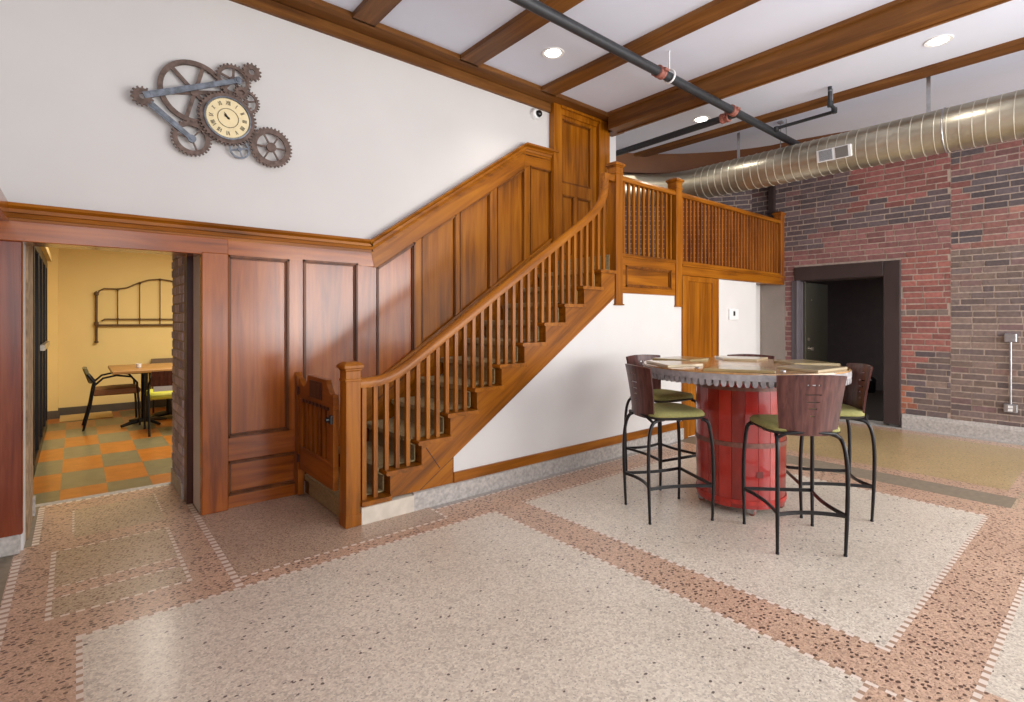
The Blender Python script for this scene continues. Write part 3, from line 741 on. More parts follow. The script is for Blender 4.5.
# stair wall
mb=MB()
mb.prism([(2.288,0),(7.46,0),(7.46,1.95),(5.40,1.95),(5.40,1.72),(4.29,1.72),(4.29,1.66),(2.288,.34)],'xz',YS+.012,YS+.12)
mb.box(7.46,8.36,3.82,3.9,0,2.0); mb.box(7.36,7.46,YS+.12,3.9,0,1.97)
mb.box(1.52,2.28,YS+.012,YS+.1,0,.12)
struct('wall_stair',mb,M_white,'white wall beneath the staircase and balcony','wall')
mb=MB(); mb.box(2.29,5.55,YS-.012,YS+.02,.135,.215); struct('baseboard_stair',mb,W['x'],'wooden baseboard along the wall under the stairs','baseboard',bevel=.003)
mb=MB(); mb.prism([(YS-.02,0),(YS-.02,.128),(YS-.005,.135),(YS+.02,.135),(YS+.02,0)],'yz',1.93,5.55); mb.cur=1; mb.prism([(YS-.02,0),(YS-.02,.118),(YS+.02,.125),(YS+.02,0)],'yz',1.52,1.93)
struct('trim_12',mb,[M_stone,M_stone2],'grey and cream stone plinth under the stair wall','trim')
# door under balcony
d=sthing('door_2','narrow oak door with oak casing under the balcony','door',(5.95,YS,0))
mb=MB(); mb.box(5.545,5.65,YS-.015,YS+.03,0,1.95); mb.box(6.22,6.375,YS-.015,YS+.03,0,1.95); mb.box(5.65,6.22,YS-.012,YS+.03,1.885,1.95)
build('casing',mb,W['z'],d,bevel=.004)
mb=MB(); mb.box(5.65,6.22,YS+.002,YS+.03,.01,1.89); build('door_leaf',mb,W['z'],d)
# keypad
k=thing('wall_keypad','small white keypad on the wall right of the oak door','keypad',(6.77,YS,1.5))
mb=MB(); mb.box(6.66,6.90,YS-.012,YS+.012,1.42,1.57); build('cover_plate',mb,M_whitep,k,bevel=.004)
mb=MB(); mb.box(6.755,6.80,YS-.016,YS-.011,1.475,1.535); build('display',mb,M_ink,k)

# ------------------------------------------------------------------ balcony
bal=thing('balcony_railing','oak balcony railing with square spindles and newel posts at the landing','railing',(6.3,3.5,2.1))
mb=MB(); newel(mb,4.291,4.406,3.445,3.56,1.585,3.075); mb.box(4.281,4.417,3.434,3.571,1.575,1.59); build('newel_post',mb,W['z'],bal,bevel=.004)
mb=MB(); newel(mb,5.40,5.522,3.445,3.567,1.585,3.10); mb.box(5.39,5.533,3.434,3.578,1.575,1.59); build('newel_post',mb,W['z'],bal,bevel=.004)
mb=MB(); newel(mb,8.22,8.335,3.445,3.56,2.0,3.075); build('newel_post',mb,G['z'],bal,bevel=.004)
for x0,x1 in ((4.406,5.40),(5.522,8.22)):
    mb=MB(); mb.prism([(YR-.035,2.885),(YR+.035,2.885),(YR+.037,2.92),(YR+.02,2.945),(YR-.02,2.945),(YR-.037,2.92)],'yz',x0,x1); build('handrail',mb,W['x'],bal)
    mb=MB(); mb.box(x0,x1,YR-.04,YR+.04,2.085,2.125); build('bottom_rail',mb,W['x'],bal,bevel=.006)
xs=[4.406+.0,]
def bals(x0,x1,n):
    for i in range(n):
        x=x0+(x1-x0)*(i+.7)/(n+.4)
        mb=MB(); mb.box(x-.015,x+.015,YR-.012,YR+.012,2.12,2.89); build('baluster',mb,W['z'] if x<5.45 else G['z'],bal)  # right section in darker oak: the dimmer light there is put into the tone
bals(4.406,5.40,11); bals(5.522,8.22,31)
mb=MB(); mb.box(4.406,5.40,YS+.02,YS+.06,1.705,2.09)
for b_ in ((4.406,5.40,2.00,2.09),(4.406,5.40,1.705,1.775),(4.406,4.47,1.775,2.0),(5.31,5.40,1.775,2.0)): mb.box(b_[0],b_[1],YS-.0,YS+.025,b_[2],b_[3])
o=build('apron_panel',mb,W['x'],bal,bevel=.003)
m2=MB(); mould_loop(m2,[(4.47,1.775),(5.31,1.775),(5.31,2.0),(4.47,2.0)],.022,.01,YS+.0); build('panel_moulding',m2,midoak,o)
mb=MB(); mb.box(5.522,8.35,YS-.01,YS+.14,1.955,2.09); mb.box(5.522,8.35,YS-.025,YS-.01,2.06,2.085)
build('fascia_beam',mb,W['x'],bal,bevel=.004)
mb=MB(); mb.prism([(4.31,3.6),(8.35,3.6),(8.35,3.95),(8.1,4.35),(7.2,5.2),(5.9,6.0),(5.2,6.25),(4.31,6.2)],'xy',1.97,2.085); mb.box(4.31,8.34,3.50,3.6,1.97,2.085)
struct('floor_landing',mb,B['x'],'wooden floor of the upper landing behind the balcony railing','floor')
mb=MB(); mb.box(8.27,8.345,3.58,3.66,2.1,3.95); struct('trim_13',mb,M_doorbr,'dark steel column on the brick wall behind the balcony','column')

# ------------------------------------------------------------------ brick wall doorway
d=sthing('door_3','open dark door in a wide brown casing in the brick wall','door',(8.35,2.6,0))
mb=MB(); 
mb.box(8.315,8.42,1.976,2.165,.03,2.21); mb.box(8.315,8.42,2.165,3.30,2.01,2.21)
mb.box(8.42,8.66,2.13,2.165,.0,2.05); mb.box(8.42,8.66,2.165,3.2,2.0,2.05)
build('casing',mb,M_doorbr,d,bevel=.006)
mb=MB(); mb.box(8.325,8.42,3.235,3.34,.03,2.01); mb.box(8.30,8.326,3.245,3.265,.03,2.01); mb.box(8.42,8.47,3.225,3.26,0,2.0); build('side_casing',mb,M_doorgrey,d,bevel=.004)
mb=MB()
import mathutils
ang=math.radians(1)
def rotp(x,y): return (8.475+x*math.cos(ang)-y*math.sin(ang),3.245+x*math.sin(ang)+y*math.cos(ang))
c4=[rotp(0,-.045),rotp(.95,-.045),rotp(.95,0),rotp(0,0)]
mb.prism(c4,'xy',.01,1.99); leaf=build('door_leaf',mb,M_doorgr,d,bevel=.003)
for z,r_ in ((.98,.035),(1.12,.025)):
    mb=MB(); p=rotp(.10,-.05); mb.lathe([(r_,0),(r_,-.012),(.014,-.016),(.014,-.035),(.03,-.045),(.03,-.07),(.008,-.075)] if z<1 else [(r_,0),(r_,-.014),(.01,-.02)],(p[0],p[1],z),14,'y')
    build('door_knob' if z<1 else 'deadbolt',mb,M_brass,leaf,smooth=50)
mb=MB(); p=rotp(.22,-.05); mb.lathe([(.012,0),(.012,-.008),(.004,-.01)],(p[0],p[1],1.72),10,'y'); build('peephole',mb,M_brass,leaf)
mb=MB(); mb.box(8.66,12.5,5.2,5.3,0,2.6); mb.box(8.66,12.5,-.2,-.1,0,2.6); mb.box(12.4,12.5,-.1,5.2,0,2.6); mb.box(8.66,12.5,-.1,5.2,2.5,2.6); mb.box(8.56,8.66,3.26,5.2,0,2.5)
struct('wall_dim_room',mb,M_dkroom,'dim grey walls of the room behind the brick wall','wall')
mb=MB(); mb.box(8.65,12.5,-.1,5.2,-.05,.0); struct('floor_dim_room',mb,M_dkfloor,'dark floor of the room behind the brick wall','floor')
ch=thing('waste_bin','low black round-topped bin in the dim room behind the open door','bin',(11.91,3.336,0))
mb=MB(); mb.lathe([(.09,0),(.105,.02),(.12,.22)],(11.91,3.336,0),20); build('bin_body',mb,M_blackp,ch,smooth=40)
mb=MB(); mb.lathe([(.124,.215),(.124,.235),(.11,.27),(.07,.30),(.01,.31)],(11.91,3.336,0),20); build('lid',mb,M_blackp,ch,smooth=50)

# electrical conduit
e=thing('electrical_conduit','grey conduit with two metal boxes on the brick wall','conduit',(8.33,.92,.8))
mb=MB(); mb.tube([(8.318,.92,.43),(8.318,.92,1.17)],.011,10); build('pipe',mb,M_galv,e,smooth=60)
mb=MB(); mb.box(8.285,8.345,.868,.972,1.165,1.262); build('junction_box',mb,M_galv,e,bevel=.006)
mb=MB(); mb.box(8.285,8.345,.862,.978,.35,.445); o=build('outlet_box',mb,M_galv,e,bevel=.006)
mb=MB(); mb.box(8.278,8.286,.90,.94,.365,.392); mb.box(8.278,8.286,.90,.94,.402,.43); build('outlet',mb,M_whitep,o)

# ------------------------------------------------------------------ duct
XD,RD,ZD=6.98,.225,3.405
du=thing('air_duct','round galvanized spiral air duct along the brick wall','duct',(XD,1.5,ZD))
mb=MB()
path=[(XD,y,ZD) for y in [-2.0+i*.25 for i in range(25)]]+[(XD-.02,4.25,ZD),(XD-.10,4.5,ZD),(XD-.25,4.72,ZD),(XD-.46,4.90,ZD),(XD-.75,5.05,ZD),(XD-1.1,5.15,ZD)]
mb.tube(path,RD,40); build('duct_body',mb,M_duct,du,smooth=50)
mb=MB(); y=-1.9
while y<4.2:
    ring=[(XD+(RD+.002)*math.cos(a),y+.05*a/(2*PI),ZD+(RD+.002)*math.sin(a)) for a in [2*PI*i/40 for i in range(41)]]
    mb.tube(ring,.0035,5); y+=.1
o=build('spiral_seam',mb,M_plate,du,smooth=60)
mb=MB()
for y in (1.26,): mb.tube([(XD+(RD+.004)*math.cos(a),y,ZD+(RD+.004)*math.sin(a)) for a in [2*PI*i/40 for i in range(40)]],.007,6,closed=True)
build('joint_band',mb,M_galv,du,smooth=60)
# grille, on the side towards the room
g0=MB(); gx=XD-RD
def ondisk(a,r): return (XD+r*math.cos(a),ZD+r*math.sin(a))
gy0,gy1=2.06,2.42; am=PI+.22; hw=.28
a0,a1=am-hw,am+hw
q=[ondisk(a0,RD+.032),ondisk(a1,RD+.032),ondisk(a1,RD-.03),ondisk(a0,RD-.03)]
g0.prism(q,'xz',gy0,gy1); gr=build('air_grille',g0,M_whitep,du,bevel=.004)
g1=MB(); p0=ondisk(a0+.05,RD+.035); p1=ondisk(a1-.05,RD+.035)
for (s0,s1) in ((gy0+.03,(gy0+gy1)/2-.02),):
    g1.prism([p0,p1,(p1[0]+.01,p1[1]),(p0[0]+.01,p0[1])],'xz',s0,s1)
build('grille_opening',g1,plain('grille_dark',S(112,108,104),.7),gr)
g2=MB(); n=9
for i in range(n):
    t=(i+.5)/n; p=(p0[0]+(p1[0]-p0[0])*t,p0[1]+(p1[1]-p0[1])*t)
    g2.box(p[0]-.006,p[0]+.006,(gy0+gy1)/2+.01,gy1-.03,p[1]-.004,p[1]+.004)
build('louver',g2,M_grey,gr)
for (y,x,sty) in ((1.38,6.83,1),(.55,7.1,0),(3.45,6.9,1),(2.95,7.02,0),(.25,7.05,0)):
    mb=MB()
    if sty: mb.box(x-.004,x+.004,y-.018,y+.018,ZD+RD-.03,3.96)
    else: mb.tube([(x,y,ZD+RD-.03),(x,y,3.99)],.006,8); mb.box(x-.03,x+.03,y-.03,y+.03,3.975,4.0)
    build('hanger',mb,M_galv,du,smooth=50)

# ------------------------------------------------------------------ sprinkler pipes
sp=thing('sprinkler_pipe','black sprinkler pipe slung under the ceiling beams','pipe',(4.2,2.86,3.75))
mb=MB(); mb.tube([(.3,2.84,3.75),(7.35,2.88,3.75)],.043,14); build('main_pipe',mb,M_pipe,sp,smooth=60)
mb=MB(); mb.tube([(5.72,2.86,3.75),(5.72,3.2,3.74),(5.76,5.4,3.72)],.04,12); o=build('branch_pipe',mb,M_pipe,sp,smooth=60)
for (x,y,ax) in ((4.21,2.86,'x'),(5.60,2.87,'x')):
    mb=MB(); mb.lathe([(.044,-.045),(.058,-.04),(.058,-.018),(.051,-.01),(.051,.01),(.058,.018),(.058,.04),(.044,.045)],(x,y,3.75),16,'x'); mb.box(x-.03,x+.03,y-.08,y+.08,3.74,3.765)
    build('coupling',mb,M_redcoup,sp,smooth=40,bevel=.003)
mb=MB(); mb.lathe([(.042,-.05),(.058,-.045),(.058,-.015),(.05,0),(.058,.015),(.058,.045),(.042,.05)],(5.725,3.02,3.745),16,'y'); mb.box(5.64,5.81,2.99,3.05,3.735,3.76)
build('coupling',mb,M_redcoup,sp,smooth=40)
mb=MB(); mb.tube([(4.36,2.86,3.79),(4.36,2.86,4.0)],.007,8)
mb.tube([(4.36,2.86+.06*math.cos(a),3.755+.06*math.sin(a)) for a in [2*PI*i/20 for i in range(20)]],.01,6,closed=True)
build('pipe_hanger',mb,M_whitep,sp,smooth=60)
mb=MB(); mb.tube([(7.0,2.87,3.75+.0),(7.0,2.87,4.0)],.007,8); build('pipe_hanger',mb,M_galv,sp,smooth=60)
mb=MB(); mb.tube([(6.6,2.86,3.74),(6.6,2.86,3.76),(6.6,2.80,3.775),(6.6,2.20,3.785),(6.56,2.16,3.79),(6.42,2.16,3.80),(6.39,2.16,3.83),(6.39,2.16,4.0)],.02,10); build('offset_pipe',mb,M_pipe,sp,smooth=60)
mb=MB()
for p in ((6.6,2.82,3.765),(6.58,2.18,3.79),(6.40,2.16,3.81)): mb.lathe([(.02,-.03),(.03,-.028),(.03,.028),(.02,.03)],p,12)
build('elbow',mb,M_pipe,sp,smooth=40)
mb=MB(); mb.tube([(6.47,2.16,3.80),(6.47,2.16,4.0)],.006,8); mb.lathe([(.004,0),(.02,.005),(.02,.02),(.004,.03)],(6.39,2.16,3.94),10); build('sprinkler_head',mb,M_galv,sp,smooth=60)

# ------------------------------------------------------------------ recessed lights
LP=[((3.53,3.60),'bright round ceiling light nearest the white wall'),((6.1,1.16),'round ceiling light between beams at the upper right'),((6.16,3.57),'round ceiling light beside the branch sprinkler pipe')]
for (x,y),lb in LP:
    t=thing('recessed_light',lb,'ceiling light',(x,y,4.0),0,'recessed ceiling lights')
    mb=MB(); mb.lathe([(.075,-.004),(.105,-.008),(.11,0),(.075,.0)],(0,0,0),28); build('trim_ring',mb,M_whitep,t,local=True,smooth=50)
    mb=MB(); mb.lathe([(.002,-.012),(.07,-.010),(.078,-.003),(.078,0)],(0,0,0),28); build('lens',mb,M_lamp,t,local=True,smooth=50)

# ------------------------------------------------------------------ security camera
cm=thing('security_camera','white dome security camera on the wall near the stair top','camera',(4.03,4.42,3.775))
mb=MB(); mb.lathe([(.062,0),(.062,-.03),(.052,-.05),(.045,-.055)],(4.03,4.42,3.775),24,'y'); build('base',mb,M_whitep,cm,smooth=40)
mb=MB(); mb.lathe([(.040,-.05),(.040,-.06),(.034,-.08),(.018,-.09),(.002,-.093)],(4.05,4.42,3.775),24,'y'); o=build('lens_dome',mb,M_blackp,cm,smooth=60)

# ------------------------------------------------------------------ gear clock
ck=thing('gear_wall_clock','large rusty gear wall clock with cream Roman numeral dial','clock',(.88,4.36,2.95))
Yc=4.345
def gear(name,cx,cz,ro,ri,teeth,y,th,mat,spokes=0,hub=.02,sw=.012,td=.013,a0=.3):
    mb=MB(); mb.ringgear(cx,cz,ro,ri,teeth,y,y+th,td)
    if spokes:
        for i in range(spokes):
            a=a0+2*PI*i/spokes; dx,dz=math.cos(a),math.sin(a); px,pz=-dz*sw/2,dx*sw/2
            r1=ri+.004
            mb.prism([(cx+px,cz+pz),(cx-px,cz-pz),(cx+dx*r1-px,cz+dz*r1-pz),(cx+dx*r1+px,cz+dz*r1+pz)],'xz',y+.003,y+th-.003)
        mb.lathe([(hub,-.004),(hub,th+.003)],(cx,y,cz),16,'y'); 
    return build(name,mb,mat,ck,bevel=.0015 if False else 0)
gear('flywheel',.662,3.077,.227,.194,0,Yc+.03,.018,M_rust,spokes=6,hub=.03,sw=.026,a0=.26)
gear('gear',.912,3.235,.124,.088,28,Yc+.02,.015,M_rust,spokes=5,hub=.026,sw=.016)
gear('gear',1.038,3.332,.07,.022,14,Yc+.012,.015,M_rust)
gear('gear',.965,3.15,.055,.02,14,Yc+.005,.014,M_rust)
gear('gear',1.0,3.095,.1,.07,26,Yc+.022,.014,M_rust,spokes=4,hub=.018,sw=.01)
gear('gear',1.18,2.782,.158,.106,34,Yc+.012,.016,M_rust,spokes=6,hub=.036,sw=.012,a0=.0)
gear('gear',.641,2.737,.130,.088,30,Yc+.02,.016,M_rust,spokes=3,hub=.02,sw=.01,a0=.9)
gear('gear',.347,2.954,.068,.018,14,Yc+.0,.016,M_rust)
gear('silver_wheel',.957,2.725,.072,.060,0,Yc+.03,.012,M_steelb,spokes=4,hub=.015,sw=.01)
def bar(p,q,w,y,th):
    mb=MB(); dx,dz=q[0]-p[0],q[1]-p[1]; L=math.hypot(dx,dz); dx/=L; dz/=L; px,pz=-dz*w/2,dx*w/2
    mb.prism([(p[0]+px,p[1]+pz),(p[0]-px,p[1]-pz),(q[0]-px*.75,q[1]-pz*.75),(q[0]+px*.75,q[1]+pz*.75)],'xz',y,y+th)
    mb.prism([(p[0]+px*.5+dx*.04,p[1]+pz*.5+dz*.04),(p[0]-px*.5+dx*.04,p[1]-pz*.5+dz*.04),(q[0]-px*.45-dx*.04,q[1]-pz*.45-dz*.04),(q[0]+px*.45-dx*.04,q[1]+pz*.45-dz*.04)],'xz',y-.004,y)
    mb.lathe([(w*.62,-.004),(w*.62,th+.002)],(q[0],y,q[1]),18,'y'); mb.lathe([(.014,-.012),(.014,0)],(q[0],y,q[1]),12,'y')
    build('connecting_rod',mb,M_steelb,ck)
bar((.355,2.962),(.94,3.234),.044,Yc-.002,.014); bar((.36,2.942),(.64,2.73),.044,Yc+.006,.013)
gear('dial_gear',.871,2.93,.200,.150,44,Yc+.002,.02,M_rust,td=.016)
mb=MB(); mb.lathe([(.158,.0),(.158,-.012),(.149,-.014),(.147,-.004)],(.871,Yc+.002,2.93),48,'y'); build('bezel',mb,M_steelb,ck,smooth=40)
mb=MB(); mb.lathe([(.15,0),(.15,-.006)],(.871,Yc+.002,2.93),48,'y'); dial=build('dial',mb,M_dial,ck)
mb=MB(); yd=Yc-.0055
for rr in (.068,.071,):
    mb.ringgear(.871,2.93,rr+.0012,rr-.0004,0,yd-.0008,yd,0,48)
mb.ringgear(.871,2.93,.146,.144,0,yd-.0008,yd,0,48)
def dialpt(cx,cz,ang,x,z):  # local glyph coords with the foot towards the centre
    c,s=math.cos(ang),math.sin(ang); return (cx+x*c+z*s,cz-x*s+z*c)
NUM=['XII','I','II','III','IIII','V','VI','VII','VIII','IX','X','XI']
for i,t_ in enumerate(NUM):
    ang=2*PI*i/12; r0=.112; hh=.014; cx=.871+r0*math.sin(ang); cz=2.93+r0*math.cos(ang)
    ws={'I':.0075,'V':.017,'X':.017}; tot=sum(ws[c] for c in t_); xx=-tot/2
    for c in t_:
        strokes={'I':[((0,-hh),(0,hh))],'V':[((-.0065,hh),(0,-hh)),((0,-hh),(.0065,hh))],'X':[((-.0065,-hh),(.0065,hh)),((-.0065,hh),(.0065,-hh))]}[c]
        xc=xx+ws[c]/2; xx+=ws[c]
        for si,((ax,az),(bx,bz)) in enumerate(strokes):
            tk=.0042 if (c=='I' or si==0) else .0018
            w_=tk/2
            P4=[(xc+ax-w_,az),(xc+ax+w_,az),(xc+bx+w_,bz),(xc+bx-w_,bz)]
            mb.prism([dialpt(cx,cz,ang,*p) for p in P4],'xz',yd-.001,yd)
        if c=='I':
            for zz in (-hh,hh-.0015):
                mb.prism([dialpt(cx,cz,ang,*p) for p in ((xc-.0034,zz),(xc+.0034,zz),(xc+.0034,zz+.0015),(xc-.0034,zz+.0015))],'xz',yd-.001,yd)
build('roman_numerals',mb,M_ink,dial)
for nm,ang,L,w_ in (('hour_hand',-.95,.036,.009),('minute_hand',-.62,.048,.006)):
    mb=MB(); P4=[(-w_/2,-.012),(w_/2,-.012),(w_*.8,L*.6),(0,L),(-w_*.8,L*.6)]
    mb.prism([dialpt(.871,2.93,ang,*p) for p in P4],'xz',yd-.005,yd-.003); mb.lathe([(.008,-.006),(.008,0)],(.871,yd,2.93),12,'y'); build(nm,mb,M_ink,dial)

# ------------------------------------------------------------------ gate at the stair foot
gt=thing('stair_gate','low oak swing gate with carved top across the stair foot','gate',(1.42,4.0,.2))
XG=1.386
mb=MB()
mb.prism([(4.30,.02),(4.42,.02),(4.42,1.0),(4.385,1.0),(4.34,.965),(4.30,.90)],'yz',XG-.022,XG+.03); build('fixed_panel',mb,G['z'],gt,bevel=.003)
def gtop(y):
    pts=[(3.565,.905),(3.60,.90),(3.63,.905),(3.66,.935),(3.69,.965),(3.70,.995),(4.09,1.0),(4.10,.97),(4.13,.925),(4.17,.905),(4.20,.905),(4.235,.925),(4.30,.97)]
    for (a,za),(b,zb_) in zip(pts[:-1],pts[1:]):
        if a<=y<=b: return za+(zb_-za)*(y-a)/(b-a)
    return .9
ys=[3.565,3.60,3.63,3.66,3.69,3.70,4.09,4.10,4.13,4.17,4.20,4.235,4.29]
mb=MB(); mb.prism([(y,gtop(y)) for y in ys]+[(4.29,.80),(3.565,.80)],'yz',XG-.018,XG+.022); build('top_rail',mb,G['y'],gt,bevel=.003)
mb=MB(); mb.box(XG-.018,XG+.022,3.565,4.285,.235,.42); build('bottom_rail',mb,G['y'],gt,bevel=.003)
for y in (3.565,4.22): 
    mb=MB(); mb.box(XG-.018,XG+.022,y,y+.07,.42,.80); build('stile',mb,G['z'],gt,bevel=.003)
for i in range(6):
    y=3.66+i*.093; mb=MB(); mb.box(XG-.008,XG+.012,y,y+.05,.41,.81); build('slat',mb,G['z'],gt)
mb=MB(); mb.box(XG+.012,XG+.016,3.6,4.25,.41,.81); build('back_board',mb,drkbrown,gt)
mb=MB(); mb.box(XG-.024,XG-.016,3.78,4.03,.84,.97); mb.box(XG-.027,XG-.023,3.80,4.01,.86,.95); build('carved_block',mb,drkbrown,gt,bevel=.003)
mb=MB(); mb.box(XG-.0195,XG-.0175,3.65,4.20,.783,.807)
for i in range(8): mb.lathe([(.013,-.006),(.013,.002)],(XG-.02,3.66+i*.075,.795),10,'x')
build('carved_beads',mb,drkbrown,gt)
mb=MB(); mb.box(XG-.035,XG-.018,3.572,3.612,.70,.76); mb.lathe([(.004,-.05),(.018,-.045),(.018,-.025),(.008,-.02),(.008,0)],(XG-.018,3.592,.73),12,'x'); build('latch',mb,M_black,gt)
for z in (.32,.86):
    mb=MB(); mb.box(XG-.024,XG-.017,4.275,4.325,z-.03,z+.03); mb.tube([(XG-.026,4.30,z-.035),(XG-.026,4.30,z+.035)],.006,8); build('hinge',mb,drkbrown,gt)

# ------------------------------------------------------------------ bar table
TX,TY=3.98,1.98
tb=thing('gear_bar_table','round gear-rimmed bar table on a red barrel base','table',(TX,TY,0))
# barrel : staves with a tone per stave
mb=MB(); ns=22; prof=[(.055,.316),(.10,.318),(.3,.322),(.55,.324),(.8,.323),(.985,.318)]
for i in range(ns):
    g_=.004; a0=2*PI*i/ns+g_; a1=2*PI*(i+1)/ns-g_
    rr=random.random(); c=mixc(S(150,24,24),S(186,52,40),rr)
    if random.random()<.25: c=mixc(c,S(120,30,22),.6)
    mb.col=c; sub=3
    rings=[]
    for z,r_ in prof:
        row=[]
        for s_ in range(sub+1):
            a=a0+(a1-a0)*s_/sub; row.append((TX+r_*math.cos(a),TY+r_*math.sin(a),z))
        row += [(TX+(r_-.02)*math.cos(a1),TY+(r_-.02)*math.sin(a1),z),(TX+(r_-.02)*math.cos(a0),TY+(r_-.02)*math.sin(a0),z)]
        rings.append(mb.pts(row))
    kk=sub+3
    for a,b in zip(rings[:-1],rings[1:]):
        for j in range(kk): mb.face((a+j,a+(j+1)%kk,b+(j+1)%kk,b+j))
    mb.face([rings[0]+j for j in range(kk)][::-1]); mb.face([rings[-1]+j for j in range(kk)])
mb.col=S(110,20,18); mb.lathe([(.30,.06),(.30,.98)],(TX,TY,0),32)
bar_=build('barrel',mb,M_stave,tb,smooth=30)
for z,h in ((.10,.03),(.515,.035),(.92,.025)):
    r_=.327 if z>.2 else .323
    mb=MB(); mb.lathe([(r_-.004,z-h/2),(r_+.002,z-h/2),(r_+.002,z+h/2),(r_-.004,z+h/2)],(TX,TY,0),64); build('hoop',mb,plain('hoop_paint%d'%int(z*100),S(120,78,66) if z>.2 else S(170,44,34),.5,var=.3,scale=30),bar_,smooth=30)
for a in (3.9,5.15,.8,2.3):
    cx,cy=TX+.285*math.cos(a),TY+.285*math.sin(a)
    mb=MB(); mb.box(cx-.03,cx+.03,cy-.03,cy+.03,.046,.056); mb.box(cx-.022,cx-.016,cy-.02,cy+.02,.02,.05); mb.box(cx+.016,cx+.022,cy-.02,cy+.02,.02,.05)
    o=build('caster',mb,M_galv,tb)
    mb=MB(); mb.lathe([(.012,-.013),(.024,-.011),(.024,.011),(.012,.013)],(cx,cy,.024),16,'x'); build('wheel',mb,M_redcoup,o,smooth=40)
# stencil mark on the barrel (dark letters patch) omitted letters: two short scuffed plates
mb=MB(); a=math.atan2(-TY,-TX)+.42
for dz,da in ((.30,0.0),):
    c0,s0=math.cos(a),math.sin(a)
    pts=[(TX+.3265*math.cos(a+d_),TY+.3265*math.sin(a+d_),z) for d_ in (-.07,.07) for z in (.285,.33)]
    b=mb.pts([pts[0],pts[2],pts[3],pts[1]]); mb.face((b,b+1,b+2,b+3))
build('small_plate',mb,plain('plate_dark',S(104,40,34),.6),bar_)
# gear rim: ring with crown teeth pointing down
RT=.735; nt_=96
mb=MB()
def ringband(mb,ro,ri,z0,z1,n=168):
    b=mb.pts([(TX+r*math.cos(2*PI*i/n),TY+r*math.sin(2*PI*i/n),z) for r,z in ((ro,z0),(ro,z1),(ri,z1),(ri,z0)) for i in range(n)])
    for q in range(4):
        for i in range(n):
            j=(i+1)%n; mb.face((b+q*n+i,b+q*n+j,b+((q+1)%4)*n+j,b+((q+1)%4)*n+i))
ringband(mb,RT,RT-.09,1.025,1.066)
for i in range(nt_):
    a=2*PI*i/nt_; w0,w1=.018,.011; da=lambda w,r:w/r
    P=[]
    for r_ in (RT-.002,RT-.06):
        for z,w in ((1.027,w0),(1.004,w0*.92),(.988,w1),(.983,w1*.5)):
            P.append((r_,z,w))
    L=[(TX+r_*math.cos(a-da(w,r_)),TY+r_*math.sin(a-da(w,r_)),z) for r_,z,w in P]; Rr=[(TX+r_*math.cos(a+da(w,r_)),TY+r_*math.sin(a+da(w,r_)),z) for r_,z,w in P]
    fr=mb.pts(L[:4]+Rr[:4][::-1]); bk=mb.pts(L[4:]+Rr[4:][::-1])
    mb.face(range(fr,fr+8)); mb.face(range(bk+7,bk-1,-1))
    for j in range(8): mb.face((fr+j,fr+(j+1)%8,bk+(j+1)%8,bk+j))
rim=build('gear_rim',mb,M_gear,tb,smooth=35)
mb=MB(); mb.lathe([(.64,1.0),(.66,1.03),(RT-.004,1.06),(RT-.006,1.077),(.5,1.078),(.001,1.078)],(TX,TY,0),96); build('deck',mb,M_deck,tb,smooth=25)
for i in range(6):
    a=.45+2*PI*i/6; m_=[M_padA,M_padB][i%2]
    mb=MB(); P=[]
    for r_,w in ((.36,.13),(.675,.22)):
        for s_ in (-1,1): P.append((TX+r_*math.cos(a)-s_*w*math.sin(a),TY+r_*math.sin(a)+s_*w*math.cos(a)))
    mb.prism([P[0],P[1],P[3],P[2]],'xy',1.077,1.096); pd=build('raised_pad',mb,m_,tb,bevel=.003)
    mb=MB(); P2=[((p[0]-TX)*.93+TX+.02*math.cos(a),(p[1]-TY)*.93+TY+.02*math.sin(a)) for p in P]
for i in range(6):
    a=.45+PI/6+2*PI*i/6
    mb=MB(); x,y=TX+.55*math.cos(a),TY+.55*math.sin(a); mb.lathe([(.018,1.077),(.018,1.083),(.009,1.086),(.002,1.087)],(x,y,0),14); build('bolt_cap',mb,M_galv,tb,smooth=40)

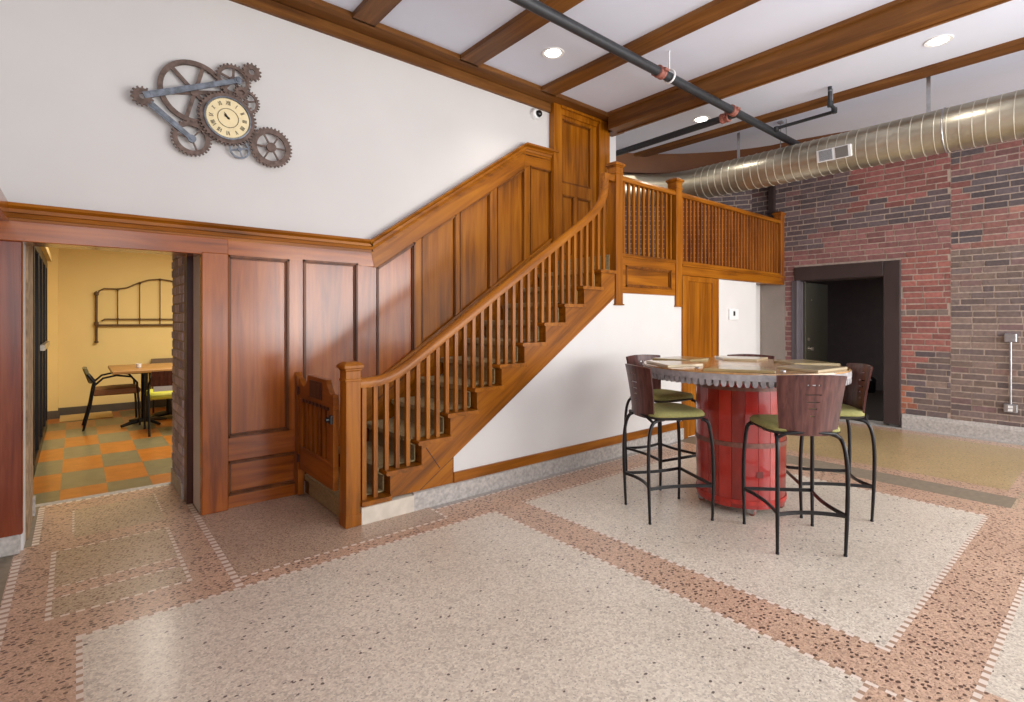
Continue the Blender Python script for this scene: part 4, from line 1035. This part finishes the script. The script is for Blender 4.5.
# ------------------------------------------------------------------ bar stools
def make_stool(label):
    r=thing('bar_stool',label,'bar stool',(0,0,0),0,'bar stools round the gear table')
    # seat
    mb=MB(); n=32
    def se(a,rx,ry,e=4.5):
        c,s=math.cos(a),math.sin(a)
        return (rx*math.copysign(abs(c)**(2/e),c),ry*math.copysign(abs(s)**(2/e),s)*(1+.06*c))
    lv=[(.93,.732),(1.0,.742),(1.0,.756),(.95,.772),(.75,.779),(.4,.776),(.02,.774)]
    rings=[mb.pts([(*[q*k for q in se(2*PI*i/n,.218,.226)],z) for i in range(n)]) for k,z in lv]
    for a,b in zip(rings[:-1],rings[1:]):
        for j in range(n): mb.face((a+j,a+(j+1)%n,b+(j+1)%n,b+j))
    mb.face([rings[0]+j for j in range(n)][::-1]); mb.face([rings[-1]+j for j in range(n)])
    build('seat',mb,M_greenfab,r,local=True,smooth=60)
    mb=MB(); lv=[(.80,.712),(.95,.722),(1.0,.734),(.97,.74)]
    rings=[mb.pts([(*[q*k for q in se(2*PI*i/n,.220,.228)],z) for i in range(n)]) for k,z in lv]
    for a,b in zip(rings[:-1],rings[1:]):
        for j in range(n): mb.face((a+j,a+(j+1)%n,b+(j+1)%n,b+j))
    mb.face([rings[0]+j for j in range(n)][::-1]); mb.face([rings[-1]+j for j in range(n)])
    build('seat_shell',mb,M_shell,r,local=True,smooth=60)
    # backrest: curved sheet with cut slots
    zs=[.735,.742,.755,.775,.80,.83,.8525,.8595,.875,.8975,.9045,.92,.9385,.9455,.96,.9835,.9905,1.01,1.025,1.04,1.05,1.06,1.08,1.10,1.108]
    us=[-1,-.9,-.75,-.55,-.4,-.30,-.24,-.19,-.13,-.07,.07,.13,.19,.24,.30,.4,.55,.75,.9,1]
    def bp(u,z):
        t=(z-.735)/(1.108-.735)
        hw=.168+.036*t
        if t<.08: hw-= .03*(1-t/.08)**2
        y=u*hw; x=-.232-.02*t-.025*t*t+.045*u*u
        zz=z-.012-.010*(u*u)*t
        return (x,y,zz)
    mb=MB(); nu=len(us); b0=mb.pts([bp(u,z) for z in zs for u in us])
    slots={(.885,.24):None}
    for i in range(len(zs)-1):
        zc=(zs[i]+zs[i+1])/2
        for j in range(nu-1):
            uc=abs((us[j]+us[j+1])/2)
            cut=False
            if abs(zc-1.045)<.004 and (uc<.07 or .13<uc<.19): cut=True
            if abs(zc-.987)<.003 and uc<.24: cut=True
            if abs(zc-.942)<.003 and uc<.19: cut=True
            if abs(zc-.901)<.003 and uc<.13: cut=True
            if abs(zc-.856)<.003 and uc<.07: cut=True
            if cut: continue
            q=b0+i*nu+j; mb.face((q,q+1,q+nu+1,q+nu))
    o=build('backrest',mb,M_stoolwood,r,local=True,smooth=60,recalc=False)
    md=o.modifiers.new('thick','SOLIDIFY'); md.thickness=.012; md.offset=0; es=o.modifiers.new('split','EDGE_SPLIT'); es.split_angle=math.radians(50)
    # legs
    for sx in (-1,1):
        for sy in (-1,1):
            fy=.198 if sx<0 else .228
            if sx>0: pts=[(.17,sy*.19,.716),(.195,sy*.208,.708),(.212,sy*.216,.68),(.226,sy*.224,.60),(.236,sy*.229,.48),(.24,sy*.230,.3),(.233,sy*fy,0)]
            else: pts=[(-.10,sy*.15,.716),(-.17,sy*.178,.712),(-.21,sy*.19,.69),(-.235,sy*.198,.62),(-.246,sy*.203,.5),(-.245,sy*.203,.3),(-.233,sy*fy,0)]
            # smooth the path
            P=[Vector(p) for p in pts]; sm=[]
            for i in range(len(P)-1):
                p0=P[max(i-1,0)]; p1=P[i]; p2=P[i+1]; p3=P[min(i+2,len(P)-1)]
                for k in range(4):
                    t=k/4; sm.append(.5*((2*p1)+(p2-p0)*t+(2*p0-5*p1+4*p2-p3)*t*t+(3*p1-p0-3*p2+p3)*t*t*t))
            sm.append(P[-1])
            rad=[.0125 if p.z>.3 else .0095+.003*p.z/.3 for p in sm]
            mb=MB(); mb.tube(sm,rad,10); mb.lathe([(.011,0),(.011,.012),(.009,.014)],(pts[-1][0],pts[-1][1],0),10)
            build('leg',mb,M_black,r,local=True,smooth=60)
    # stretchers, bowed
    def bow(a,b,c,n=10):
        return [((1-t)**2*a[0]+2*t*(1-t)*c[0]+t*t*b[0],(1-t)**2*a[1]+2*t*(1-t)*c[1]+t*t*b[1],a[2]) for t in [i/n for i in range(n+1)]]
    z=.245; fl,fr_,bl,br=(.242,.229,z),(.242,-.229,z),(-.245,.203,z),(-.245,-.203,z)
    for a,b,c in ((fl,fr_,(.242,0,z)),(bl,br,(-.15,0,z)),(fl,bl,(0,.15,z)),(fr_,br,(0,-.15,z))):
        mb=MB(); mb.sweep(bow(a,b,c),[(-.005,-.011),(.005,-.011),(.005,.011),(-.005,.011)]); build('stretcher',mb,M_black,r,local=True,smooth=40)
    # back rail below the backrest
    mb=MB(); mb.tube([(-.20,-.19,.70),(-.225,-.14,.735),(-.228,0,.745),(-.225,.14,.735),(-.20,.19,.70)],.010,8)
    mb.tube([(.0,-.19,.712),(.0,.19,.712)],.009,8)
    build('frame_rail',mb,M_black,r,local=True,smooth=60)
    return r
spots=[((3.367,2.234),(.885,-.466),'bar stool left of the red barrel in front, green seat in full view'),
 ((3.578,1.422),(.70,.715),'bar stool nearest the camera with its brown back hiding the table edge'),
 ((4.325,1.496),(-.62,.785),'bar stool right of the table in front of the dark doorway'),
 ((4.02,2.72),(-.22,-.975),'bar stool between the left front stool and the oak door'),
 ((4.68,2.25),(-.93,-.36),'bar stool behind the table showing only its back top')]
s0=make_stool(spots[0][2])
for i,((x,y),(dx,dy),lb) in enumerate(spots):
    rz_=math.atan2(dy,dx)
    if i==0: s0.location=(x,y,0); s0.rotation_euler=(0,0,rz_)
    else: dup(s0,(x,y,0),rz_,lb)

# ------------------------------------------------------------------ light
wd=bpy.data.worlds.new('World'); bpy.context.scene.world=wd; wd.use_nodes=True
bg=wd.node_tree.nodes['Background']; bg.inputs['Color'].default_value=(.95,.97,1,1); bg.inputs['Strength'].default_value=1.15
def area(name,loc,target,sx,sy,power,col=(1,1,1)):
    l=bpy.data.lights.new(name,'AREA'); l.shape='RECTANGLE'; l.size=sx; l.size_y=sy; l.energy=power; l.color=col
    o=bpy.data.objects.new(name,l); C.objects.link(o); o.location=loc
    o.rotation_euler=(Vector(target)-Vector(loc)).to_track_quat('-Z','Y').to_euler(); return o
area('window_light_right',(6.2,-3.8,1.85),(4.8,4,1.5),5.6,2.2,310,(1,.985,.97))
area('window_light_left',(-.2,-3.6,2.2),(1.2,4,1.8),2.5,2.5,50,(.95,.97,1))
area('yellow_room_light',(1.6,7.6,2.65),(1.6,7.6,0),2.0,2.0,95,(1,.93,.80))
area('ceiling_fill',(2.6,-1.6,1.3),(3.0,-1.0,4),3.5,2.0,70,(1,1,1))  # added unseen fill lamp, aimed up to brighten the ceiling
area('landing_light',(6.0,4.6,3.6),(6.0,4.4,2),.8,.8,3,(1,.9,.75))
for (x,y),_ in LP:
    l=bpy.data.lights.new('downlight','SPOT'); l.energy=30; l.spot_size=2.2; l.spot_blend=.7; l.color=(1,.92,.82); l.shadow_soft_size=.06
    o=bpy.data.objects.new('downlight',l); C.objects.link(o); o.location=(x,y,3.97)
area('dim_room_light',(10.3,1.5,2.45),(10.3,1.5,0),1,1,16)

# ------------------------------------------------------------------ camera
cam=bpy.data.cameras.new('Camera'); co=bpy.data.objects.new('Camera',cam); C.objects.link(co)
co.location=(0,0,1.43); co.rotation_euler=(PI/2,0,.87385-PI/2)
cam.sensor_width=36; cam.lens=36*520.9/1024; cam.shift_y=-(351-319.16)/1024; cam.clip_start=.02
sc=bpy.context.scene; sc.camera=co
sc.view_settings.view_transform='Standard'; sc.view_settings.look='None'; sc.view_settings.exposure=.3
